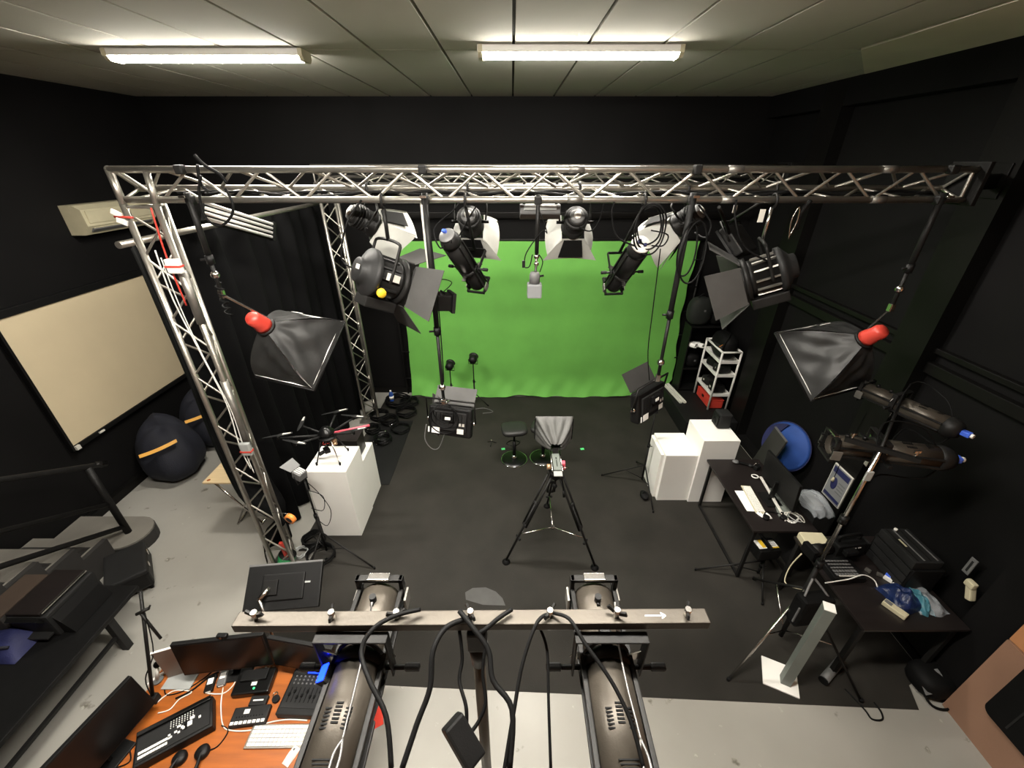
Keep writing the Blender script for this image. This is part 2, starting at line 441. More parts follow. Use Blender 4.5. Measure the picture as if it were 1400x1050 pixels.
# ================================================================ TRUSSES
def tri_truss(name, label, chords, along, n0, n1, step, r, rb, world_pts=True, group=None, plates=True):
    """chords: 3 functions s->point; braces zigzag between neighbouring chords."""
    t = T(name, label, 'truss', chords[0](n0), group)
    for c in chords:
        part(t, 'chord', MB().cyl(c(n0), c(n1), r, n=14), 'alu', world=True)
    k = 0
    for a, b in ((0, 1), (1, 2), (2, 0)):
        s = n0 + .05 + (.03*a); i = 0
        while s + step <= n1 - .03:
            p, q = (a, b) if i % 2 == 0 else (b, a)
            rod(t, 'brace', chords[p](s), chords[q](s+step), rb, 'alu', world=True)
            s += step + .012; i += 1
        for s in (n0+.02, n1-.02):
            rod(t, 'end_brace', chords[a](s), chords[b](s), rb*1.1, 'alu', world=True)
    return t
V = Vector
ftr = tri_truss('truss_beam', 'long silver lattice truss beam holding the profile spots overhead',
    [lambda s: V((s, 3.0, 3.945)), lambda s: V((s, 3.0, 3.765)), lambda s: V((s, 3.17, 3.825))], 0, -2.62, 3.02, .225, .0215, .0095)
for xj in (.42+.0, 1.45, 2.45):
    for z in (3.945, 3.765):
        part(ftr, 'coupler', MB().cyl((xj-.05, 3.0, z), (xj+.05, 3.0, z), .0235, n=14), 'alu_dull', world=True)
lgt = tri_truss('truss_leg', 'silver lattice truss leg with strapped boxes at the front of black curtain',
    [lambda s: V((-2.60, 2.98, s)), lambda s: V((-2.38, 2.98, s)), lambda s: V((-2.48, 3.17, s))], 2, .03, 3.74, .225, .0225, .0085)
part(lgt, 'base_plate', MB().box((-2.49, 3.04, .016), (.40, .38, .02), bev=.004), 'alu_dull', world=True)
part(lgt, 'splice_sleeve', MB().cyl((-2.38, 2.98, 1.72), (-2.38, 2.98, 2.4), .031, n=14), 'alu_dull', world=True)
part(lgt, 'splice_sleeve', MB().cyl((-2.38, 2.98, 2.9), (-2.38, 2.98, 3.3), .031, n=14), 'alu_dull', world=True)
# the bend at the top of the leg
part(lgt, 'corner_tube', MB().cyl((-2.60, 2.98, 3.72), (-2.62, 3.0, 3.945), .0215, n=14).ell((-2.62, 3.0, 3.945), (.0225, .0225, .0225), 12, 8), 'alu', world=True)
part(lgt, 'corner_tube', MB().cyl((-2.38, 2.98, 3.70), (-2.38, 3.0, 3.93), .0215, n=14), 'alu', world=True)
btr = tri_truss('rear_truss_beam', 'distant silver lattice truss beam spanning in front of the green screen',
    [lambda s: V((s, 5.98, 3.93)), lambda s: V((s, 5.98, 3.72)), lambda s: V((s, 6.17, 3.80))], 0, -2.6, 3.55, .24, .022, .010)
blg = tri_truss('rear_truss_leg', 'silver lattice truss leg at the back beside the cable heap',
    [lambda s: V((-2.56, 5.98, s)), lambda s: V((-2.33, 5.98, s)), lambda s: V((-2.44, 6.17, s))], 2, .03, 3.70, .225, .0225, .0085)
part(blg, 'base_plate', MB().box((-2.44, 6.05, .016), (.38, .36, .02), bev=.004), 'alu_dull', world=True)
t = T('wall_bracket', 'black steel arm tying the dim end of the truss beam to the pilaster', 'bracket', (3.3, 3.2, 3.75))
part(t, 'end_plate', MB().box((3.035, 3.06, 3.86), (.03, .26, .26), bev=.006), 'wall_black_gloss', world=True)
part(t, 'arm', MB().bar((3.04, 3.08, 3.86), (3.645, 3.45, 3.86), .06, .10), 'wall_black_gloss', world=True)
part(t, 'wall_plate', MB().box((3.642, 3.47, 3.86), (.016, .20, .24), bev=.004), 'wall_black_gloss', world=True)
single('wall_bracket', 'black steel bracket holding the rear truss beam on the right wall', 'bracket',
       MB().box((3.67, 6.05, 3.83), (.25, .30, .28), bev=.01), 'black_metal', (3.6, 6.05, 3.7))
# small boxes and cables strapped to the front leg
t = T('junction_box', 'white plastic box with red strap tied high on truss leg', 'control box', (-2.36, 2.935, 2.98))
c0 = py(248, 363, 2.945)
part(t, 'case', MB().box((-2.375, 2.925, c0.z), (.10, .04, .10), bev=.012), 'white_plastic', world=True)
part(t, 'strap', MB().box((-2.375, 2.925, c0.z), (.108, .048, .012)), 'red_plastic', world=True)
t = T('junction_box', 'grey plastic box strapped low on truss leg beside the drone', 'control box', (-2.36, 2.935, 1.3))
c0 = py(345, 612, 2.945)
part(t, 'case', MB().box((-2.37, 2.925, c0.z), (.09, .04, .13), bev=.012), 'grey_paint', world=True)
part(t, 'strap', MB().box((-2.37, 2.925, c0.z-.02), (.098, .048, .014)), 'red_plastic', world=True)
t = T('tape_tag', 'white plastic tags tied with red tape near top of truss leg', 'tag', (-2.62, 2.95, 3.5))
c0 = py(182, 296, 2.955)
part(t, 'tag', MB().box((-2.64, 2.945, c0.z+.02), (.07, .012, .035), (0, .5, 0), .004).box((-2.62, 2.94, c0.z-.03), (.07, .012, .035), (0, .4, 0), .004), 'white_plastic', world=True)
part(t, 'tape', MB().cyl((-2.66, 2.942, c0.z), (-2.54, 2.942, c0.z-.005), .008, n=6), 'red_plastic', world=True)
pts = [(-2.47, 2.93, 3.45), (-2.50, 2.95, 3.1), (-2.45, 2.94, 2.7), (-2.40, 2.94, 2.2), (-2.43, 2.94, 1.75), (-2.41, 2.94, 1.5)]
single('cable', 'thin white cable running down inside the truss leg', 'cable', MB().tube(pts, .005).tube([(p[0]+.02+.01*math.sin(i*2), p[1], p[2]-.05) for i, p in enumerate(pts)], .004), 'white_plastic', pts[0])
single('cable', 'red cable running down the top of the truss leg', 'cable', MB().tube([(-2.40, 2.95, 3.72), (-2.425, 2.95, 3.4), (-2.42, 2.95, 3.05)], .006), 'red_plastic', (-2.4, 2.95, 3.05))
single('cable', 'black mains cables lying along inside the truss beam', 'cable',
    MB().tube([(-2.3+i*.29, 3.10+.02*math.sin(i*1.7), 3.80+.012*math.sin(i*2.3)) for i in range(20)], .009)
        .tube([(-2.1+i*.29, 3.07+.02*math.sin(i*1.3+1), 3.795+.015*math.sin(i*1.9)) for i in range(18)], .009), 'black_rubber', (0, 3.1, 3.8))

# ================================================================ LAMPS
def hook_clamp(parent, top, drop_to, m='black_metal'):
    """clamp over a horizontal tube at local point `top`, stem down to drop_to (local)"""
    top = V(top); d = V(drop_to)
    mb = MB().tube([top+V((0, .035, -.03)), top+V((0, .037, .012)), top+V((0, 0, .037)), top+V((0, -.037, .012)), top+V((0, -.033, -.035)), top+V((0, 0, -.05))], .009, 8)
    mb.cyl(top+V((0, 0, -.045)), d, .010, n=8)
    c = part(parent, 'hook_clamp', mb, m)
    part(c, 'wing_bolt', MB().cyl(top+V((0, -.03, -.03)), top+V((0, -.09, -.045)), .006, n=6).box(top+V((0, -.09, -.045)), (.035, .012, .014)), 'steel')
    return c

def profile_spot(yoke_h=.16, yoke_w=.095, fwd=0.0, front=True, clamp=True, M=None, label='', group=None, body='bronze_black', tail='short', yrot=0):
    """beam along local +Y, pivot at origin"""
    t = T('profile_spot', label, 'stage light', group=group, M=M)
    prof = []
    for k in range(16):
        a = 2*PI*(k+.5)/16; r = .070
        prof.append((math.cos(a)*r*.98, math.sin(a)*r))
    body_o = part(t, 'housing', MB().prism(prof, 1, -.30, .02, True), body)
    for sx in (-1, 1):
        for z in (.028, -.028):
            part(body_o, 'side_rail', MB().box((sx*.070, -.02, z), (.014, .56, .012), bev=.003), 'black_metal')
    vs = MB()
    for cx in (-.026, 0, .026):
        for k in range(6):
            zz = math.sqrt(.070**2-cx*cx)
            vs.box((cx, -.13-k*.0085+(.01 if cx == 0 else 0), zz+.0005), (.018, .004, .003))
    for k in range(4): vs.box((0, -.235-k*.008, .0695), (.05-.006*k, .003, .003))
    part(body_o, 'vent_slot', vs, 'black_rubber', stuff=True)
    part(t, 'rear_cap', MB().lathe([(.069, -.30), (.0735, -.302), (.0735, -.335), (.066, -.36), (.05, -.385), (.0, -.385)], d=(0, 1, 0), n=20), 'black_metal')
    part(t, 'lens_tube', MB().lathe([(.064, .0), (.064, .225), (.06, .23), (.058, .232), (.056, .2), (.0, .2)], d=(0, 1, 0), n=20), body)
    part(t, 'gate_collar', MB().lathe([(.060, -.012), (.076, -.010), (.076, .022), (.060, .024)], d=(0, 1, 0), n=20), 'black_metal')
    part(t, 'lens', MB().lathe([(.0, .196), (.03, .206), (.055, .203), (.055, .198), (0, .19)], d=(0, 1, 0), n=20), 'glass_dark')
    g = MB()
    for sx in (-1, 1):
        g.box((sx*.072, .236, 0), (.014, .022, .158), bev=.002); g.box((0, .236, sx*.072), (.158, .022, .014), bev=.002)
    gf = part(t, 'gel_frame', g, 'black_metal')
    part(gf, 'clip', MB().box((0, .236, .082), (.07, .026, .008), bev=.002), 'steel')
    for sx in (-1, 1): part(gf, 'clip', MB().box((sx*.084, .225, -.02), (.008, .05, .06), bev=.002), 'alu_dull')
    for yk in (.075, .165):
        part(t, 'focus_knob', MB().cyl((0, yk, .062), (0, yk, .085), .011, n=10).cyl((0, yk, .062), (0, yk-.02, .066), .006, n=6), 'black_plastic')
    for a in (30, 150, 270):
        v = V((math.cos(R(a)), 0, math.sin(R(a))))
        part(t, 'shutter', MB().box(v*.092+V((0, .006, 0)), (.05, .003, .03), Euler((0, -R(a), 0)).to_matrix()), 'steel')
    # yoke
    yr = Matrix.Rotation(yrot, 4, 'X')
    w = yoke_w; h = yoke_h
    y = MB(yr)
    y.box((-w, 0, h/2-.01), (.006, .032, h+.02), bev=.002).box((w, 0, h/2-.01), (.006, .032, h+.02), bev=.002).box((0, 0, h), (2*w+.006, .032, .006), bev=.002)
    yo = part(t, 'yoke', y, 'black_metal')
    for sx in (-1, 1):
        part(yo, 'tension_handle', MB(yr).cyl((sx*.066, 0, 0), (sx*(w+.045), 0, 0), .008, n=8).box((sx*(w+.055), 0, 0), (.045, .020, .022), bev=.006), 'black_plastic')
    if clamp: hook_clamp(t, (0, 0, h+.085), (0, 0, h), 'black_metal')
    tl = MB().box((.03, -.36, -.03), (.035, .04, .03), bev=.006)
    part(t, 'cable_gland', tl, 'black_plastic')
    return t

def barndoors(t, r, w, ln, y0, angs, m='leaf_grey', taper=1.25, m2='black_metal'):
    """four leaves round a square opening of half size r; angs: top,bottom,left,right opening angle"""
    for i, a in enumerate(angs):
        if a is None: continue
        rot = Matrix.Rotation((0, PI, PI/2, -PI/2)[i], 4, 'Y')
        ca, sa = math.cos(R(a)), math.sin(R(a))
        p = [V((-w/2, y0, r)), V((w/2, y0, r)), V((w/2*taper, y0+ln*ca, r+ln*sa)), V((-w/2*taper, y0+ln*ca, r+ln*sa))]
        leaf = part(t, 'barn_door', MB(rot).plate(p, .004), m)
        part(leaf, 'hinge', MB(rot).cyl((-w/2*.9, y0, r), (w/2*.9, y0, r), .007, n=6), m2)

def led_fresnel(label, M, body_m='black_metal', fins='dark_plastic', r=.155, knob='yellow', angs=(50, 40, 45, 25)):
    t = T('fresnel_lamp', label, 'stage light', M=M, group='big fresnel lamps')
    part(t, 'rear_cover', MB().lathe([(.0, -.17), (.07, -.170), (.085, -.163), (.088, -.135), (r*.80, -.115), (r*1.0, -.095), (r*1.1, -.085), (r*1.1, -.055), (r*.9, -.05)], d=(0, 1, 0), n=28), 'dark_plastic')
    part(t, 'sticker', MB().box((.02, -.1705, .02), (.055, .002, .032)), 'sticker')
    b = part(t, 'housing', MB().lathe([(r*.86, -.06), (r*.86, .10), (r*.9, .10), (r*.9, .13)], d=(0, 1, 0), n=28), body_m)
    for k in range(12):
        a = 2*PI*k/12
        v = V((math.cos(a), 0, math.sin(a)))
        part(b, 'cooling_fin', MB().box(v*r*.9+V((0, .02, 0)), (.02, .15, .012), Euler((0, -a, 0)).to_matrix()), fins)
    part(t, 'front_ring', MB().lathe([(r*.8, .13), (r*1.1, .13), (r*1.1, .165), (r*.86, .168), (r*.84, .15), (.0, .15)], d=(0, 1, 0), n=28), 'black_metal')
    part(t, 'lens', MB().lathe([(r*.83, .151), (r*.5, .163), (0, .167)], d=(0, 1, 0), n=24), 'glass_dark')
    part(t, 'ballast_box', MB().box((0, .03, -r-.035), (.17, .24, .075), bev=.01), 'black_metal')
    part(t, 'label_plate', MB().box((r*.93+.012, .03, .02), (.004, .10, .05)), 'sticker')
    part(t, 'tilt_knob', MB().lathe([(.0, 0), (.03, 0), (.034, .012), (.03, .03), (0, .03)], (r*.95, -.03, -.10), (1, 0, 0), n=10), knob)
    barndoors(t, r*1.02, r*1.9, .24, .17, angs)
    y = MB().tube([(-r*1.22, 0, -.02), (-r*1.22, 0, r*1.2), (-r*.95, 0, r*1.62), (r*.95, 0, r*1.62), (r*1.22, 0, r*1.2), (r*1.22, 0, -.02)], .011, 8, res=4)
    part(t, 'yoke', y, 'black_metal')
    return t

def wing_lamp(label, M, m='diffusion'):
    """small fresnel with pale diffusion sheets pegged to its doors; beam along +Y"""
    t = T('fresnel_lamp', label, 'stage light', M=M, group='fresnel lamps with white diffusion')
    part(t, 'housing', MB().lathe([(.0, -.10), (.062, -.10), (.072, -.085), (.072, -.03), (.086, -.02), (.086, .06), (.095, .065), (.095, .09), (0, .09)], d=(0, 1, 0), n=22), 'black_metal')
    k = part(t, 'rear_disc', MB().lathe([(0, -.118), (.050, -.116), (.056, -.10), (.056, -.098)], d=(0, 1, 0), n=20), 'grey_plastic')
    part(k, 'cap', MB().lathe([(0, -.128), (.026, -.126), (.028, -.114)], d=(0, 1, 0), n=16), 'white_plastic')
    for kk in range(4):
        part(t, 'cooling_rib', MB().lathe([(.07, -.075+kk*.022), (.090, -.073+kk*.022), (.090, -.067+kk*.022), (.07, -.065+kk*.022)], d=(0, 1, 0), n=20), 'black_metal')
    # side wings and bottom sheet, curved
    for sx in (-1, 1):
        def wing(u, v):
            zz = (v-.5)*(.20+.14*u); xx = sx*(.088+.13*u+.03*math.sin(v*PI)*u - .05*u*u); yy = .09+.21*u + .02*math.cos(v*PI*2)*u
            return (xx, yy, zz)
        part(t, 'diffusion_wing', MB().grid(wing, 8, 8), m)
    def bot(u, v): return ((u-.5)*(.18+.26*v), .09+.20*v, -.088-.10*v+.02*math.sin(u*PI)*v)
    bs = part(t, 'diffusion_sheet', MB().grid(bot, 8, 6), m)
    part(bs, 'door_leaf', MB().plate([(-.07, .10, -.098), (.07, .10, -.098), (.10, .245, -.178), (-.10, .245, -.178)], .004), 'black_plastic')
    def top(u, v): return ((u-.5)*(.18+.20*v), .09+.24*v, .088+.07*v+.015*math.sin(u*PI)*v)
    tp = part(t, 'diffusion_sheet', MB().grid(top, 8, 6), m)
    part(tp, 'door_leaf', MB().plate([(-.075, .10, .102), (.075, .10, .102), (.095, .265, .168), (-.095, .265, .168)], .004), 'black_plastic')
    part(t, 'yoke', MB().tube([(-.115, 0, 0), (-.118, 0, .12), (-.09, 0, .165), (.09, 0, .165), (.118, 0, .12), (.115, 0, 0)], .008, 8, res=4), 'black_metal')
    for sx in (-1, 1): part(t, 'tilt_knob', MB().cyl((sx*.086, 0, 0), (sx*.14, 0, 0), .012, n=8), 'black_plastic')
    return t

def hang(parent, from_pt, to_pt, r=.012, m='black_metal', clampm='black_metal'):
    """hook clamp at a truss chord (world) and a stem down to the lamp; parts of the lamp"""
    f = V(from_pt); d = V(to_pt)
    mb = MB().tube([f+V((0, .033, -.03)), f+V((0, .036, .012)), f+V((0, 0, .036)), f+V((0, -.036, .012)), f+V((0, -.033, -.035)), f+V((0, 0, -.05))], .009, 8)
    part(parent, 'hook_clamp', mb, clampm, world=True)
    part(parent, 'stem', MB().cyl(f+V((0, 0, -.045)), d, r, n=8), m, world=True)
def lead(parent, pts, r=.006, m='black_rubber'):
    return part(parent, 'power_lead', MB().tube(pts, r), m, world=True)

BZ = 3.765   # lower chord of the front truss
# ---- profile spots on the truss
p0 = py(613, 325, 2.98); d0 = V((.24, .55, -.62)).normalized()
c = p0 + d0*.36
s1 = profile_spot(yoke_h=.17, clamp=False, M=aim(c, d0), label='black profile spot on truss tilted down towards the stage, left of lone centre lamp', body='black_metal')
part(s1, 'rear_face', MB().lathe([(.0, -.392), (.055, -.392), (.060, -.384)], d=(0, 1, 0), n=20), 'grey_plastic')
part(s1, 'plug', MB().box((-.02, -.40, .02), (.03, .03, .02), bev=.004), 'blue_plug')
mtop = RM[s1.name] @ V((0, 0, .17))
hang(s1, (mtop.x-.02, 3.0, BZ), mtop)
lead(s1, [p0+V((0, 0, 0)), p0+V((-.05, -.06, -.06)), p0+V((-.09, -.02, .06)), p0+V((.05, 0, .18)), (p0.x+.1, 3.0, BZ)], .006)
p0 = py(876, 335, 2.98); d0 = V((-.06, .55, -.50)).normalized()
c = p0 + d0*.38
s2 = profile_spot(yoke_h=.17, clamp=False, M=aim(c, d0), label='black profile spot with bright rear plate on truss, right of lone centre lamp', body='black_metal')
rf = part(s2, 'rear_face', MB().lathe([(.0, -.396), (.064, -.396), (.070, -.384)], d=(0, 1, 0), n=22), 'sticker', label='pale round rear plate')
part(rf, 'plug', MB().box((-.015, -.405, .012), (.022, .026, .03), bev=.004).box((.02, -.405, -.015), (.02, .026, .02), bev=.004), 'blue_dark')
mtop = RM[s2.name] @ V((0, 0, .17))
hang(s2, (mtop.x+.03, 3.0, BZ), mtop)
for k in range(3):
    rr = .09+.015*k; cc = V((p0.x+.03, 2.95-.012*k, BZ-.16-.01*k))
    part(s2, 'power_lead', MB().tube([cc+V((math.cos(a)*rr*.9, .015*math.sin(3*a+k), math.sin(a)*rr*1.35)) for a in [i*PI/5 for i in range(10)]], .006, closed=True), 'black_rubber', world=True)
lead(s2, [p0+V((-.05, -.03, 0)), p0+V((-.18, -.03, .06)), p0+V((-.23, -.02, .2)), (p0.x-.22, 2.97, BZ-.01)], .006)
lead(s2, [p0+V((.07, -.02, 0)), p0+V((.15, -.02, .0)), p0+V((.17, -.02, .07)), p0+V((.05, -.02, .10))], .005)

# ---- small fresnels with white diffusion
def wl(u, v, Y, d, label, roll=0):
    p = py(u, v, Y); t = wing_lamp(label, aim(p, V(d).normalized(), roll))
    mt = RM[t.name] @ V((0, 0, .165))
    hang(t, (mt.x, 3.17, 3.825), mt)
    return t
w1 = wl(643, 303, 3.30, (.05, .80, -.52), 'small fresnel with white diffusion wings above the slim profile spot', 0)
w2 = wl(786, 304, 3.30, (-.02, .80, -.50), 'small fresnel with wide white diffusion wings beside the lone centre lamp', 0)
w3 = wl(497, 300, 3.30, (.55, .45, -.45), 'small fresnel with torn white diffusion above the big fresnel with yellow knob', .5)
w4 = wl(940, 300, 3.32, (-.45, .45, -.50), 'small fresnel with white diffusion half hidden by the drop pole', -.3)
lead(w1, [py(640, 300, 3.2), py(628, 322, 3.1), py(640, 300, 3.05), py(655, 275, 3.0)], .005)
lead(w2, [py(790, 310, 3.22), py(806, 316, 3.1), py(818, 305, 3.05), py(826, 278, 3.0)], .005)
lead(w4, [py(955, 280, 3.0), py(972, 305, 2.98), py(965, 325, 2.98), py(950, 318, 3.1)], .007)

# ---- big fresnels
p = V((-.95, 2.93, 3.275)); dd = V((.62, .55, -.40)).normalized()
f1 = led_fresnel('big black fresnel with yellow knob and barn doors hanging from truss', aim(p, dd), angs=(35, 40, 70, 10))
mt = RM[f1.name] @ V((0, 0, .155*1.62)); hang(f1, (mt.x, 3.0, BZ), mt, .014)
lead(f1, [p+V((-.10, -.05, .05)), p+V((-.22, -.05, .12)), p+V((-.15, -.03, .35)), (p.x-.05, 2.97, BZ)], .006)
p = V((1.85, 2.97, 3.285)); dd = V((-.80, .30, -.40)).normalized()
f2 = led_fresnel('big fresnel with pale ribbed housing and barn doors near the right softbox', aim(p, dd), fins='alu_dull', knob='black_plastic', r=.145, angs=(50, 30, 60, 15))
mt = RM[f2.name] @ V((0, 0, .145*1.62)); hang(f2, (mt.x, 3.0, BZ), mt, .012, 'steel')
lead(f2, [p+V((.05, -.1, .05)), p+V((-.25, -.08, .18)), p+V((-.36, -.05, .36)), (p.x-.36, 2.97, BZ)], .007)
lead(f2, [p+V((.10, .0, .30)), p+V((.08, -.02, .40)), p+V((.12, -.02, .48))], .016)
part(f2, 'safety_wire', MB().tube([p+V((.04, -.04, .24)), p+V((.02, -.04, .36)), p+V((.045, -.04, .44)), p+V((.06, -.04, .36)), p+V((.04, -.04, .26))], .004), 'steel', world=True)
part(f2, 'warning_tag', MB().box(p+V((-.20, -.06, .39)), (.035, .006, .08)), 'sticker', world=True)

# flat soft lamp behind the right fresnel
tt = T('soft_lamp', 'flat black soft lamp hanging behind the big pale ribbed fresnel', 'stage light', M=aim(py(1010, 328, 3.60), V((-.55, .45, -.70)).normalized(), .1))
part(tt, 'housing', MB().box((0, 0, 0), (.42, .07, .26), bev=.012), 'black_metal')
part(tt, 'front_frame', MB().box((0, .045, .125), (.44, .02, .02)).box((0, .045, -.125), (.44, .02, .02)).box((.21, .045, 0), (.02, .02, .26)).box((-.21, .045, 0), (.02, .02, .26)), 'dark_plastic')
part(tt, 'light_panel', MB().box((0, .037, 0), (.40, .006, .235)), 'grey_plastic')
part(tt, 'yoke', MB().tube([(-.235, 0, 0), (-.235, -.02, .17), (.235, -.02, .17), (.235, 0, 0)], .009, 6, res=1), 'black_metal')
mt = RM[tt.name] @ V((0, -.02, .17)); hang(tt, (mt.x, 3.17, 3.825), mt, .012)
part(tt, 'name_tag', MB().box(mt+V((0, -.03, .10)), (.03, .006, .06)), 'sticker', world=True)
part(tt, 'rigging_arm', MB().cyl(py(983, 283, 3.2), py(1003, 333, 3.60), .012, n=8), 'black_metal', world=True)

# ---- drop poles
def drop_pole(label, x, z1, z0, m2='black_metal', group='drop poles hanging from the truss', m1='black_metal'):
    t = T('drop_pole', label, 'pole', (x, 2.955, z0), group)
    y = 2.955
    part(t, 'outer_tube', MB().cyl((x, y, z1+.06), (x, y, z0+(z1-z0)*.42), .020, n=12), m1, world=True)
    part(t, 'inner_tube', MB().cyl((x, y, z0+(z1-z0)*.42), (x, y, z0), .0135, n=12), m2, world=True)
    part(t, 'lock_collar', MB().cyl((x, y, z0+(z1-z0)*.42-.03), (x, y, z0+(z1-z0)*.42+.03), .026, n=12).cyl((x, y, z0+(z1-z0)*.42), (x-.06, y-.01, z0+(z1-z0)*.42), .008, n=6), 'black_plastic', world=True)
    for zz in (3.945, 3.765):
        part(t, 'truss_clamp', MB().box((x, 2.965, zz), (.05, .05, .055), bev=.01), 'black_metal', world=True)
    part(t, 'wing_bolt', MB().cyl((x, 2.94, 3.79), (x, 2.90, 3.79), .005, n=6).box((x, 2.895, 3.79), (.04, .008, .014)), 'steel', world=True)
    part(t, 'end_joint', MB().ell((x, y, z0+.16), (.03, .03, .03), 10, 7), 'steel', world=True)
    part(t, 'end_socket', MB().box((x, y, z0+.02), (.035, .035, .06), bev=.005), 'steel', world=True)
    return t

def led_panel(label, M, angs=(75, None, 50, 60)):
    t = T('led_panel', label, 'stage light', M=M, group='led soft panels on drop poles')
    part(t, 'housing', MB().box((0, 0, 0), (.40, .085, .27), bev=.02), 'black_plastic')
    part(t, 'heat_sink', MB().box((0, -.05, .01), (.32, .02, .17), bev=.006), 'dark_plastic')
    for k in range(7): part(t, 'cooling_fin', MB().box((-.12+.04*k, -.062, .03), (.008, .012, .10)), 'black_metal')
    part(t, 'driver_box', MB().box((.0, -.075, .045), (.10, .03, .06), bev=.005), 'black_plastic')
    for x, z, w, h, m in ((-.12, -.085, .075, .055, 'paper'), (.11, -.07, .06, .045, 'white_plastic'), (.0, .045, .05, .025, 'paper'), (.12, -.01, .05, .025, 'sticker'), (-.185, -.085, .016, .05, 'paper')):
        part(t, 'sticker', MB().box((x, -.061 if abs(x) > .05 else -.0915, z), (w, .003, h)), m)
    part(t, 'light_face', MB().box((0, .045, 0), (.36, .006, .235)), 'diffusion')
    barndoors(t, .135, .38, .17, .045, angs, taper=1.0)
    part(t, 'yoke', MB().tube([(-.225, -.0, 0), (-.225, -.05, .20), (.225, -.05, .20), (.225, 0, 0)], .009, 8, res=1), 'black_metal')
    for sx in (-1, 1): part(t, 'tilt_knob', MB().lathe([(0, 0), (.022, 0), (.022, .02), (0, .022)], (sx*.205, 0, 0), (sx, 0, 0), n=10), 'steel')
    return t
dp1 = drop_pole('black telescopic drop pole carrying the led panel that faces the green screen', -.575, 3.75, 2.19)
lp1 = led_panel('led panel with white labels on its back hanging before the green screen', aim(V((-.545, 3.06, 1.95)), V((.22, .92, -.30)).normalized()), angs=(60, None, None, 45))
part(lp1, 'spigot', MB().cyl((-.575, 2.97, 2.18), RM[lp1.name] @ V((0, -.05, .20)), .012, n=8), 'steel', world=True)
for k in range(3):
    cc = V((-.58, 2.92-.01*k, 2.12)); rr = .085+.02*k
    lead(lp1, [cc+V((math.cos(a)*rr, .01*math.sin(2*a), math.sin(a)*rr*1.1-.03*k)) for a in [PI*.5+i*PI/6 for i in range(13)]], .005)
lead(lp1, [py(608, 592, 3.0), py(600, 612, 3.0), py(590, 613, 2.98), py(581, 600, 2.98), py(583, 580, 3.0)], .004, 'grey_plastic')
lead(lp1, [(-.56, 2.95, 3.6), (-.545, 2.94, 3.1), (-.55, 2.94, 2.6), (-.56, 2.95, 2.4)], .005)
part(dp1, 'striped_sleeve', MB().cyl((-.60, 3.02, 3.76), (-.588, 3.0, 3.05), .024, n=10), 'sticker', world=True)

dp2 = drop_pole('grey brown telescopic drop pole beside the right edge of the green screen', 1.19, 3.75, 2.42, m1='dark_plastic')
lp2 = led_panel('led panel seen edge on with grey barn door hanging on the grey brown drop pole', aim(V((1.17, 3.03, 2.17)), V((-.66, .75, -.15)).normalized()), angs=(60, None, None, None))
part(lp2, 'spigot', MB().cyl((1.19, 2.97, 2.41), RM[lp2.name] @ V((0, -.05, .20)), .012, n=8), 'steel', world=True)
for k in range(2):
    cc = V((1.20+.04*k, 2.90-.012*k, 3.46-.02*k)); rr = .075+.012*k
    lead(lp2, [cc+V((math.cos(a)*rr*(.8+.15*k), .01*math.sin(2*a), math.sin(a)*rr*2.4)) for a in [PI*.5+i*PI/6 for i in range(13)]], .006)
lead(lp2, [py(903, 340, 3.0), py(893, 420, 3.0), py(886, 480, 3.0), py(888, 520, 3.0)], .004)

# ---- softboxes
def softbox(label, apex, az, el, roll, L, w, h, shade=0):
    d = V((math.sin(az)*math.cos(el), math.cos(az)*math.cos(el), math.sin(el)))
    M = aim(apex, d, -roll)
    t = T('softbox', label, 'softbox', M=M, group='softboxes with red heads')
    part(t, 'lamp_head', MB().lathe([(.0, -.15), (.045, -.145), (.058, -.12), (.056, -.06), (.064, -.03), (.064, .0), (0, .0)], d=(0, 1, 0), n=20), 'red_plastic', label='bright red lamp head')
    part(t, 'speed_ring', MB().lathe([(.055, .0), (.078, .002), (.078, .018), (.055, .02)], d=(0, 1, 0), n=16), 'black_metal')
    q = .055
    for k in range(4):
        rot = Matrix.Rotation(k*PI/2, 4, 'Y'); ww, hh = (w, h) if k % 2 == 0 else (h, w)
        def pan(u, v):
            b = math.sin(v*PI)*.045
            sag = -.02*math.sin(u*PI)*math.sin(v*PI)+(.010*math.sin(u*9+v*7+k)+.007*math.sin(u*15-v*11+2*k))*math.sin(v*PI)*math.sin(u*PI)**.5
            x = (u-.5)*2*(q+(ww/2-q)*v + b*.8); z = q+(hh/2-q)*v + b + sag
            return (x, .015+(L-.015)*v, z)
        pn = part(t, 'fabric_panel', MB(rot).grid(pan, 22, 22), 'softbox_cloth')
        part(pn, 'hem', MB(rot).cyl((-ww/2, L, hh/2), (ww/2, L, hh/2), .008, n=6), 'black_plastic')
        if k == 0: part(pn, 'printed_mark', MB(rot).box((0, L*.52, q+(hh/2-q)*.5+.062), (.11, .012, .003), (math.atan2(hh/2-q, L), 0, 0)), 'paper')
    part(t, 'diffuser', MB().box((0, L-.03, 0), (w-.02, .004, h-.02)), 'paper')
    return t
sb1 = softbox('softbox with red head hanging in front of the black curtain', py(362, 446, 3.0), .279, -.845, -.06, .42, .62, .65)
sb2 = softbox('dark softbox with red head hanging by the right wall', py(1183, 463, 3.0), -.279, -.845, .06, .42, .62, .65)
for sb, xx in ((sb1, -2.13), (sb2, 2.83)):
    h0 = RM[sb.name] @ V((0, -.09, .055)); h1 = RM[sb.name] @ V((0, -.10, .14))
    part(sb, 'tilt_lever', MB().bar(RM[sb.name] @ V((.02, -.03, .06)), V((xx, 2.95, h1.z+.10)), .016, .012), 'steel', world=True)
